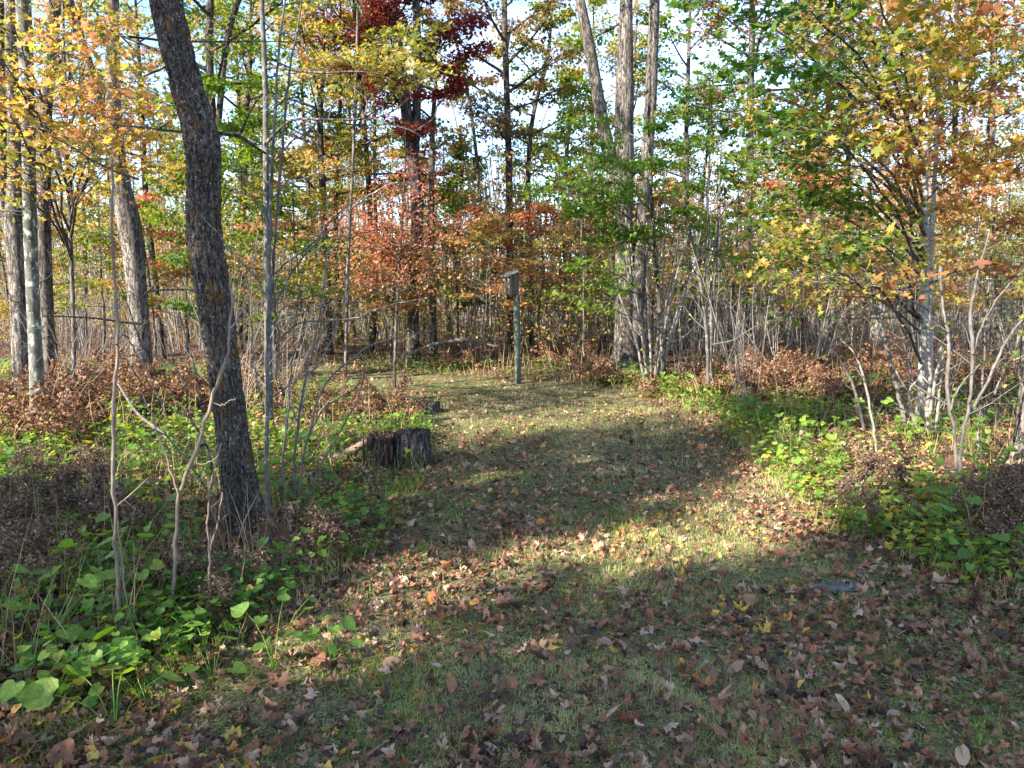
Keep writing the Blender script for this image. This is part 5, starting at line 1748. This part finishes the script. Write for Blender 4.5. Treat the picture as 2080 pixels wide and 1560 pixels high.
M_stone = bark_mat('stone', (.06, .058, .052), (.15, .145, .13), 30, 1, .006, lichen=(.36, .38, .33), lichen_amt=.6)
thing('flat_stone', 'flat grey stone set in the short grass on the right side of the trail', 'stone', (sx_, sy_, float(gz(sx_, sy_)) - .004), me=mesh_np('stone', V, F, M_stone, smooth=True))
# ------------------------------------------------------------------ grass of the trail
r = np.random.default_rng(12)


def blade(bend, w=.06, n=3):
    s = np.linspace(0, 1, n)
    V = []
    for t in s[:-1]:
        V += [(-w * (1 - t * .7), bend * t * t, t), (w * (1 - t * .7), bend * t * t, t)]
    V.append((0, bend, 1 - .12 * abs(bend)))
    F = []
    for i in range(n - 2):
        a = 2 * i
        F += [(a, a + 1, a + 3), (a, a + 3, a + 2)]
    a = 2 * (n - 2)
    F.append((a, a + 1, a + 2))
    return np.array(V), np.array(F), np.zeros((len(V), 2))


BL = [blade(.25), blade(.6), blade(1.0, .05), blade(-.15)]


def in_view(x, y, m=230, z=0.0):
    px, py, _ = proj(np.stack([x, y, np.full_like(x, z)], -1))
    return (px > -m) & (px < 2080 + m) & (py < 1560 + m * 2)


def grass_at(n, y0, y1, hmin, hmax, clumpiness=.58, edge=.25, outside=False, xr=4.5):
    y = y0 + (y1 - y0) * r.random(n)
    x = r.uniform(-1, 1, n) * (y * .80 + .4)
    sd = path_sd(x, y)
    if outside:
        m = (sd > .0) & (r.random(n) < np.exp(-np.clip(sd, 0, 9) / outside))
    else:
        m = (sd < edge)
    m &= in_view(x, y)
    m &= (.7 * vnoise(x * 9, y * 9, 2) + .45 * vnoise(x * 2.1, y * 2.1, 12) + .3 * r.random(n)) > clumpiness + .08
    x, y = x[m], y[m]
    n = len(x)
    h = r.uniform(hmin, hmax, n) * (.4 + 1.3 * vnoise(x * 2.4, y * 2.4, 7) ** 1.3 + .5 * (r.random(n) < .04))
    yaw = r.random(n) * 6.28
    flat = r.random(n) < .45
    tilt = np.where(flat, r.normal(0, 1.15, n), r.normal(0, .35, n))
    M = rot_mats(yaw, tilt, r.normal(0, .3, n))
    straw = np.clip(vnoise(x * 1.1 + 3, y * 1.1 + 5) * 1.0 - .18 + .42 * flat + r.normal(0, .18, n), 0.01, .99)
    return np.stack([x, y, gz(x, y) - .004], -1), M, h, straw


parts_ = [grass_at(185000, 1.7, 3.8, .012, .036), grass_at(130000, 3.8, 6.5, .014, .040), grass_at(150000, 6.5, 16.5, .022, .06, edge=.5),
          grass_at(60000, 1.7, 6, .06, .16, .45, outside=.35), grass_at(40000, 6, 15, .10, .26, .45, outside=.7)]
POS, MM, HH, RN = [np.concatenate([p[i] for p in parts_]) for i in range(4)]
# blades: width is a share of length; keep them near 2-3 mm
Ms = MM.copy()
Ms[:, :, 0] *= (np.clip(.0010 + POS[:, 1] * .00022, 0, .003) / (HH * .06))[:, None]
link('trail_grass', scatter('trail_grass', BL, POS, Ms, HH, RN, M_grass), kind='stuff')

# dead grass lying flat under the green
n = 95000
y = 1.7 + 8.3 * r.random(n) ** 1.25
x = r.uniform(-1, 1, n) * (y * .80 + .4)
m = (path_sd(x, y) < .4) & in_view(x, y)
x, y = x[m], y[m]
n = len(x)
h = r.uniform(.02, .06, n)
M = rot_mats(r.random(n) * 6.28, -math.pi / 2 + r.normal(0, .14, n) + .1, r.normal(0, .4, n))
M[:, :, 0] *= ((.0011 + y * .0002) / (h * .3))[:, None]
SL = [(np.array([(-.3, 0, 0), (.3, 0, 0), (0, .1, 1.0)]), np.array([(0, 1, 2)]), np.zeros((3, 2)))]
link('dead_grass', scatter('dead_grass', SL, np.stack([x, y, gz(x, y) + .008 + .006 * r.random(n)], -1), M, h, np.clip(.62 + r.normal(0, .2, n), .01, .99), M_grass), kind='stuff')

# dry stalks in the undergrowth
n = 9000
y = 2.6 + 13 * r.random(n) ** 1.1
x = r.uniform(-1, 1, n) * (y * .80)
sd = path_sd(x, y)
m = (sd > .25) & ~((np.abs(x + y / 6.6) < .5) & (y > 5) & (y < 6.8)) & in_view(x, y) & (vnoise(x * 1.2, y * 1.2, 9) > .42)
x, y = x[m], y[m]
n = len(x)
M = rot_mats(r.random(n) * 6.28, r.normal(0, .32, n), r.normal(0, .2, n))
h = r.uniform(.15, .62, n)
M[:, :, 0] *= ((.0022 + y * .0002) / (h * .06))[:, None]
link('dry_stalks', scatter('dry_stalks', BL, np.stack([x, y, gz(x, y) - .01], -1), M, h, r.random(n), M_drystraw), kind='stuff')

# ------------------------------------------------------------------ fallen leaves
LV = [dict(curl=.14, fold=.12, roll=2.2, rough=.16), dict(curl=.20, fold=.30, roll=3.2, bend=1.2, rough=.22), dict(curl=.16, fold=.05, bend=2.2, rough=.2), dict(curl=.30, fold=.15, bend=.8, rough=.24),
      dict(curl=.08, fold=.08, roll=1.0, rough=.10), dict(curl=.2, fold=.35, roll=4.2, bend=1.6, rough=.2)]
OUTS = [MAPLE, MAPLE, OAK, OVAL, MAPLE, HEART]
def torn(outline, seed, amt=.35):
    q = np.random.default_rng(seed)
    o = np.array(outline, float)
    c = np.array([0, .36])
    f = 1 - amt * q.random(len(o)) ** 1.6
    return c + (o - c) * f[:, None] * np.array([q.uniform(.75, 1.1), 1]) + q.normal(0, .02, o.shape)


LIT_LO = [leaf_proto(torn(MAPLE_LO if i % 3 != 2 else OVAL, i), 1, seed=i, **LV[i % 6]) for i in range(12)]
LIT_HI = [leaf_proto(torn(OUTS[i], i, .2), 2, seed=i + 30, **LV[(i * 5 + 1) % 6]) for i in range(6)] + [leaf_proto(torn(MAPLE, 60 + i, .5), 2, seed=50 + i, **LV[i]) for i in range(6)]
HI_KIND = ['maple', 'maple', 'oak', 'narrow', 'maple', 'heart-shaped'] + ['maple'] * 6


def litter(n, y0, y1, outside_boost=1.0, pathp=1.0):
    y = y0 + (y1 - y0) * r.random(n)
    x = r.uniform(-1, 1, n) * (y * .84 + .5)
    sd = path_sd(x, y)
    cl = vnoise(x * 1.7 + 30, y * 1.7 + 9)
    p = np.where(sd < 0, pathp * (.35 + .9 * cl) * (1 + .5 * np.exp(-np.abs(sd) / .35)), outside_boost)
    u_ = -math.sin(SUN_AZ) * x + math.cos(SUN_AZ) * y
    p = p * (1 - .35 * ((sd < 0) & (u_ > 6.9) & (u_ < 9)))
    m = (r.random(n) < p) & in_view(x, y, 280)
    return x[m], y[m]


def litter_rot(n, side):
    # half lie underside up
    flip = r.random(n) < .5
    pitch = r.normal(0, .5, n) + np.where(flip, math.pi, 0)
    return rot_mats(r.random(n) * 6.28, pitch, r.normal(0, .5, n))


xa, ya = litter(24000, 1.7, 5.2, 1.0, .75)
xb, yb = litter(31000, 5.2, 11, 1.0, .70)
xc, yc = litter(24000, 11, 30, 1.0, .8)
x, y = np.concatenate([xa, xb, xc]), np.concatenate([ya, yb, yc])
n = len(x)
size = r.uniform(.026, .062, n) * np.where(r.random(n) < .14, 1.6, 1)
lift = r.uniform(.004, .03, n)
Z = gz(x, y) + lift
rn = np.clip(r.random(n) ** 1.05, .01, .99)
warm = (vnoise(x * .9, y * .9, 4) - .5) * .3
rn = np.clip(rn + warm, .02, .98)
M = litter_rot(n, 0)
POS = np.stack([x, y, Z], -1)
px, py, dep = proj(POS)
score = np.where((px > 0) & (px < 2080) & (py > 0) & (py < 1556), size / dep, 0)
order = np.argsort(-score)
top = order[:300]
HI_ME = [mesh_np('fallen_leaf', V, F, M_litter_near, uv=U, smooth=True) for V, F, U in LIT_HI]


def leaf_colour(v):
    return ('dark brown' if v < .10 else 'brown' if v < .24 else 'chestnut brown' if v < .38 else 'rust' if v < .50 else 'dull tan' if v < .66 else 'pinkish tan' if v < .80 else 'pale buff' if v < .905 else 'orange' if v < .96 else 'yellow')


def ground_zone(px, py):
    a = 'at the very bottom' if py > 1480 else 'in the foreground' if py > 1330 else 'past the foreground' if py > 1200 else 'up the trail'
    b = ('far left' if px < 300 else 'near the left stems' if px < 600 else 'left of the middle' if px < 900 else 'near the middle' if px < 1250
         else 'right of the middle' if px < 1600 else 'near the flat stone' if px < 1850 else 'by the right-hand plants')
    return f'{a}, {b}'


CURL = {0: 'half-rolled', 1: 'crumpled', 2: 'curled-up', 3: 'wavy', 4: 'flat', 5: 'rolled'}
for i in top:
    q = int(r.integers(0, 12))
    vi = (q * 5 + 1) % 6 if q < 6 else q - 6
    lab = f'{CURL[vi]} {leaf_colour(rn[i])} {HI_KIND[q]} leaf {ground_zone(px[i], py[i])}'
    o = bpy.data.objects.new('fallen_leaf', HI_ME[q])
    COL.objects.link(o)
    o.matrix_world = Matrix.Translation(Vector(POS[i])) @ Matrix(M[i].tolist()).to_4x4() @ Matrix.Scale(float(size[i]), 4)
    o['label'] = lab
    o['category'] = 'fallen leaf'
    o['group'] = 'leaves fallen on the trail'
    o['tint'] = float(rn[i])
rest = np.ones(n, bool)
rest[top] = False
near = rest & (y < 5.2)
far = rest & (y >= 5.2) & (y < 11)
vfar = rest & (y >= 11)
LIT_MD = [leaf_proto(torn(OUTS[i % 6], 80 + i, .4), 1, seed=i + 30, **LV[i % 6]) for i in range(12)]
link('leaf_litter', scatter('leaf_litter', LIT_MD, POS[near], M[near], size[near], rn[near], M_litter, pick=r.integers(0, 12, int(near.sum()))), kind='stuff')
link('leaf_litter', scatter('leaf_litter_far', LIT_LO, POS[far], M[far], size[far] * 1.05, rn[far], M_litter), kind='stuff')
link('leaf_litter', scatter('leaf_litter_back', P_SMALL, POS[vfar], M[vfar], size[vfar] * 1.05, rn[vfar], M_litter), kind='stuff')
# small twigs and bits lying in the grass
g = Geo()
for i in range(260):
    yy = r.uniform(1.9, 9)
    xx = r.uniform(-1, 1) * yy * .7
    a = r.random() * 6.28
    L = r.uniform(.03, .16)
    z = float(gz(xx, yy)) + .012
    P = np.array([(xx, yy, z), (xx + .5 * L * math.cos(a), yy + .5 * L * math.sin(a), z + r.uniform(0, .012)), (xx + L * math.cos(a + .2), yy + L * math.sin(a + .2), z)])
    g.add(*tube(P, [.0028, .0025, .0015], 5))
link('twig_litter', g.mesh('twig_litter', B_twig), kind='stuff')

# ------------------------------------------------------------------ green plants of the undergrowth
HV = [dict(curl=.05, fold=.14, bend=.35), dict(curl=.08, fold=.22, bend=.7), dict(curl=.04, fold=.06, bend=.2), dict(curl=.10, fold=.18, bend=1.0)]
ME_HEART = []
for i, v in enumerate(HV):
    V, F, U = leaf_proto(HEART, 2, seed=i, **v)
    ME_HEART.append(mesh_np('heart_leaf', V, F, M_plant_near, uv=U, smooth=True))
P_HEART = [leaf_proto(HEART, 1, seed=i, **v) for i, v in enumerate(HV)]
STEM_ME = []


def plant_plan(rg, nl, H, sz):
    """stems with leaves on arching stalks: returns stalk tubes and leaf transforms"""
    g = Geo()
    L = []
    for i in range(nl):
        az = rg.random() * 6.28
        h = H * rg.uniform(.35, 1.0)
        out = rg.uniform(.03, .16) + .15 * h
        tip = np.array([math.cos(az) * out, math.sin(az) * out, h])
        P = smooth_line([(0, 0, -.02), tip * (.45, .45, .65), tip], 5)
        g.add(*tube(P, [.0022, .002, .0018, .0015, .0012], 4, cap=False))
        L.append((tip, az, rg.normal(-.25, .25), rg.normal(0, .3), sz * rg.uniform(.55, 1.15)))
    return g, L


PL = []
for i in range(8):
    rg = np.random.default_rng(900 + i)
    g, L = plant_plan(rg, [7, 9, 6, 11, 8, 5, 10, 12][i], [.22, .30, .16, .34, .26, .12, .30, .24][i], .070)
    PL.append((g.mesh('plant_stalks', M_plant), L))


def plant_spots(n, y0, y1, mind, seed, dens=.35, sdmin=.12):
    rg = np.random.default_rng(seed)
    out = []
    t = 0
    while len(out) < n and t < n * 60:
        t += 1
        y = y0 + (y1 - y0) * rg.random()
        x = rg.uniform(-1, 1) * (y * .76 + .1)
        sd = float(path_sd(np.array([x]), np.array([y]))[0])
        if sd < sdmin or (abs(x + 1.0 * y / 6.6) < .55 and 5.0 < y < 7.0) or (abs(x + 1.08) < .4 and 8.6 < y < 10) or (abs(x + .345 * y) < .30 and 3.9 < y < 4.8):
            continue
        v = float(vnoise(x * 1.1 + 60, y * 1.1 + 3)) + (.25 if sd < .9 else 0)
        if v < dens + .25 * rg.random():
            continue
        if any((x - a) ** 2 + (y - b) ** 2 < mind ** 2 for a, b, *_ in out):
            continue
        out.append((x, y, sd, rg.random() * 6.28, rg.uniform(.7, 1.2), rg.random()))
    return out


def plant_tint(x, y, rg):
    # the left foreground holds the yellowing ones
    yl = .32 if (x < -.9 and y > 4.2 and rg.random() < .42) else 0
    return float(np.clip(.40 + yl + .35 * (float(vnoise(x * 1.5, y * 1.5, 5)) - .5) + rg.normal(0, .13), .02, .99))


rg = np.random.default_rng(44)


def side_words(x, y):
    px = 1040 + FPX * x / y
    if px < 250:
        return 'in the left corner'
    if px < 430:
        return 'left of the leaning trunk'
    if px < 600:
        return 'at the leaning trunk foot'
    if px < 720:
        return 'left of the larger stump'
    if px < 960:
        return 'around the larger stump'
    if px < 1400:
        return 'by the nest box post'
    if px < 1700:
        return 'along the right trail edge'
    if px < 1900:
        return 'in the right undergrowth'
    return 'by the right trunk'


near_spots = plant_spots(24, 2.9, 4.0, .14, 5, .35) + plant_spots(40, 4.0, 5.6, .14, 6, .25)
corner = [(-1.75, 2.75, .9, .3, 1.3, .5), (-1.45, 2.62, .9, 2.3, 1.25, .5), (-1.95, 3.05, .9, 4.3, 1.2, .4), (-1.22, 2.95, .9, 1.0, 1.1, .3), (-1.0, 3.05, .9, 5, 1.1, .5), (-1.55, 3.3, .9, 5, 1.1, .3), (-.78, 3.1, .9, 2, .9, .3)]
for (x, y, sd, rz, s, v) in [(a, b, c, d, e * 1.3, f) for a, b, c, d, e, f in corner[:3]] + corner[3:] + near_spots:
    k = int(rg.integers(0, 8))
    me, L = PL[k]
    tn = plant_tint(x, y, rg)
    cw = 'yellowing' if tn > .62 else 'bright green' if tn > .42 else 'deep green'
    o = thing('leafy_plant', f'{cw} {len(L)}-leaved plant {side_words(x, y)}', 'plant', (x, y, float(gz(x, y))), rz, s, 'broad-leaved plants in the undergrowth')
    link('stalks', me, o)
    for (tip, az, p_, ro, sz) in L:
        c = bpy.data.objects.new('leaf', ME_HEART[int(rg.integers(0, 4))])
        COL.objects.link(c)
        c.parent = o
        mm = rot_mats(np.array([az - math.pi / 2]), np.array([p_]), np.array([ro]))[0]
        c.matrix_local = Matrix.Translation(Vector(tip)) @ Matrix(mm.tolist()).to_4x4() @ Matrix.Scale(sz, 4)
        c['tint'] = float(np.clip(tn + rg.normal(0, .07), .01, .99))
# farther plants: stalks and leaves as two parts, shared between copies
PL2 = []
for i in range(8):
    me, L = PL[i]
    pos = np.array([t[0] for t in L])
    M = rot_mats(np.array([t[1] - math.pi / 2 for t in L]), np.array([t[2] for t in L]), np.array([t[3] for t in L]))
    c_me = scatter('plant_leaves', P_HEART, pos, M, np.array([t[4] for t in L]), rg.normal(0, .07, len(L)))
    PL2.append((me, c_me))
for (x, y, sd, rz, s, v) in plant_spots(215, 5.4, 12.5, .2, 8, .30):
    k = int(rg.integers(0, 8))
    tn = plant_tint(x, y, rg)
    cw = 'yellowing' if tn > .62 else 'bright green' if tn > .42 else 'deep green'
    hh = 'low' if k in (0, 2, 5) else 'tall'
    o = thing('leafy_plant', f'{hh} {cw} broad-leaved plant {side_words(x, y)}, {"near" if y < 8 else "farther back"}', 'plant', (x, y, float(gz(x, y))), rz, s * 1.1, 'broad-leaved plants in the undergrowth')
    link('stalks', PL2[k][0], o)
    c = link('leaves', PL2[k][1], o, mat=M_plant, kind='stuff')
    c['tint'] = tn
# low ground cover between them
n = 70000
y = 2.7 + 12 * r.random(n)
x = r.uniform(-1, 1, n) * (y * .80)
sd = path_sd(x, y)
m = (sd > .02) & ~((np.abs(x + 1.0 * y / 6.6) < .45) & (y > 5.6) & (y < 7.0) & (r.random(len(x)) < .85)) & in_view(x, y) & (vnoise(x * 1.4 + 11, y * 1.4 + 2) + .25 * np.exp(-np.clip(sd, 0, 9) / .5) + .2 * (r.random(n) - .5) > .53 + .07 * (y < 4.3)) & ~((np.abs(x + .345 * y) < .32) & (y > 3.9) & (y < 4.9))
x, y = x[m], y[m]
n = len(x)
hgt = r.uniform(.02, .22, n)
M = rot_mats(r.random(n) * 6.28, r.normal(-.2, .35, n), r.normal(0, .35, n))
rn = np.clip(.38 + .4 * (vnoise(x * .8, y * .8, 8) - .5) + r.normal(0, .2, n) + .35 * (r.random(n) < .08), .01, .99)
P_HLO = [leaf_proto(HEART_LO, 1, seed=i, **v) for i, v in enumerate(HV)]
link('ground_cover', scatter('ground_cover', P_HLO, np.stack([x, y, gz(x, y) + hgt], -1), M, r.uniform(.02, .055, n), rn, M_plant), kind='stuff')

# ------------------------------------------------------------------ dead ferns and withered seed heads
FE = []
for i in range(5):
    rg = np.random.default_rng(950 + i)
    g = Geo()
    LP, LA, RN_ = [], [], []
    for f in range(7 + i % 3):
        az = rg.random() * 6.28
        P = grow_limb((0, 0, 0), hdir(az, rg.uniform(.6, 1.2)), rg.uniform(.45, .85), 8, -1.0, .06, rg)
        g.add(*tube(P, np.linspace(.0035, .001, 8), 4, cap=False))
        for s in range(26):
            t = .2 + .8 * s / 26
            a = P[min(int(t * 7), 6)] * (1 - (t * 7) % 1) + P[min(int(t * 7) + 1, 7)] * ((t * 7) % 1)
            sd_ = 1 if s % 2 else -1
            for w in range(7):
                u = (w + 1) / 7 * .20 * (1.15 - t)
                LP.append(a + np.array([math.cos(az + sd_ * 1.2), math.sin(az + sd_ * 1.2), -.25]) * u + rg.normal(0, .008, 3))
                LA.append(az + sd_ * 1.2 + (w % 2 - .5) * 2)
    LP, LA = np.array(LP), np.array(LA)
    n = len(LP)
    c = scatter('fern_leaflets', P_SMALL, LP, rot_mats(LA, rg.normal(-.6, .6, n), rg.normal(0, .6, n)), rg.uniform(.02, .045, n), rg.random(n), M_fern)
    FE.append((g.mesh('fern_stalks', M_fern), c))
rg = np.random.default_rng(61)
ferns = []
for (cx, cy, n, sp) in ((1150, 735, 20, 45), (1500, 745, 18, 70), (1620, 760, 20, 60), (1720, 745, 16, 60), (60, 830, 16, 80), (180, 760, 12, 70), (720, 800, 12, 55), (930, 735, 10, 50), (1980, 760, 14, 60), (800, 770, 8, 40),
                        (1350, 770, 8, 50), (600, 740, 8, 60), (1250, 765, 8, 40), (1840, 730, 12, 60), (300, 800, 14, 90), (450, 790, 9, 50), (120, 850, 10, 80)):
    for i in range(n):
        gx_, gy_ = gp(max(cx + rg.normal(0, sp), -40), cy + 40 + rg.uniform(-30, 30))
        ferns.append((gx_, gy_))
for (x, y) in ferns:
    if float(path_sd(np.array([x]), np.array([y]))[0]) < .25:
        continue
    k = int(rg.integers(0, 5))
    px_ = 1040 + FPX * x / y
    o = thing('dead_fern', f'withered brown fern {where_words(px_)}, {depth_words(y)}', 'fern', (x, y, float(gz(x, y))), rg.random() * 6.28, rg.uniform(.6, 1.1), 'withered brown ferns')
    link('stalks', FE[k][0], o, kind='stuff')
    link('fronds', FE[k][1], o, kind='stuff')

SH = []
for i in range(4):
    rg = np.random.default_rng(970 + i)
    g = Geo()
    LP = []
    for f in range(4 + i):
        az = rg.random() * 6.28
        P = grow_limb((rg.normal(0, .03), rg.normal(0, .03), -.02), hdir(az, rg.uniform(1.1, 1.5)), rg.uniform(.3, .55), 6, .0, .05, rg)
        g.add(*tube(P, np.linspace(.003, .0015, 6), 4, cap=False))
        for b in range(9):
            a = P[-1] + np.array([0, 0, -.1 * rg.random()])
            d = hdir(rg.random() * 6.28, rg.uniform(.2, 1.2)) * rg.uniform(.04, .13)
            g.add(*tube(np.array([a, a + d]), [.0012, .0008], 3, cap=False))
            LP.append(a + d * rg.uniform(.3, 1, (15, 1)) + rg.normal(0, .018, (15, 3)))
        LP.append(P[1:-1].repeat(4, 0) + rg.normal(0, .035, (16, 3)))
    LP = np.vstack(LP)
    n = len(LP)
    SH.append((g.mesh('seed_stalks', B_stemdark), scatter('seed_heads', P_SMALL, LP, rot_mats(rg.random(n) * 6.28, rg.normal(0, .8, n), rg.normal(0, .8, n)), rg.uniform(.010, .034, n), rg.random(n), M_seed)))
spots = []
rg = np.random.default_rng(62)
for (cx, cy, n, sx, sy) in ((90, 1080, 11, 70, 50), (230, 1050, 8, 60, 40), (40, 1180, 8, 40, 40), (640, 1130, 5, 30, 30), (780, 1060, 6, 50, 20), (1800, 1000, 6, 50, 30), (2020, 1060, 12, 50, 40), (2050, 1010, 8, 30, 30), (1720, 985, 3, 40, 20),
                            (350, 1180, 6, 60, 40), (150, 960, 10, 80, 30)):
    for i in range(n):
        spots.append(gp(cx + rg.normal(0, sx), cy + 60 + rg.normal(0, sy)))
for (x, y) in spots:
    if y < 2.6 or (abs(x + 1.0 * y / 6.6) < .5 and 4.8 < y < 7.2) or float(path_sd(np.array([x]), np.array([y]))[0]) < .1:
        continue
    k = int(rg.integers(0, 4))
    o = thing('withered_plant', f'withered dark brown seed-head plant {side_words(x, y)}, {"near" if y < 5 else "farther back"}', 'plant', (x, y, float(gz(x, y))), rg.random() * 6.28, rg.uniform(.4, .75), 'withered seed-head plants')
    link('stalks', SH[k][0], o, kind='stuff')
    link('seed_heads', SH[k][1], o, kind='stuff')

# ------------------------------------------------------------------ labels: number look-alikes that are few, from the left
bpy.context.view_layer.update()
ORD = ['leftmost', 'second', 'third', 'fourth', 'fifth', 'sixth']
by = {}
for o in sc.objects:
    if o.parent is None and 'label' in o.keys() and 'kind' not in o.keys():
        by.setdefault(o['label'], []).append(o)
for lab, L in by.items():
    if 1 < len(L) <= 6:
        L.sort(key=lambda q: q.matrix_world.translation.x / max(q.matrix_world.translation.y, .1))
        for i, q in enumerate(L):
            q['label'] = (f'{ORD[i]} from left, {lab}' if i else f'leftmost {lab}')
        L[-1]['label'] = f'rightmost {lab}'
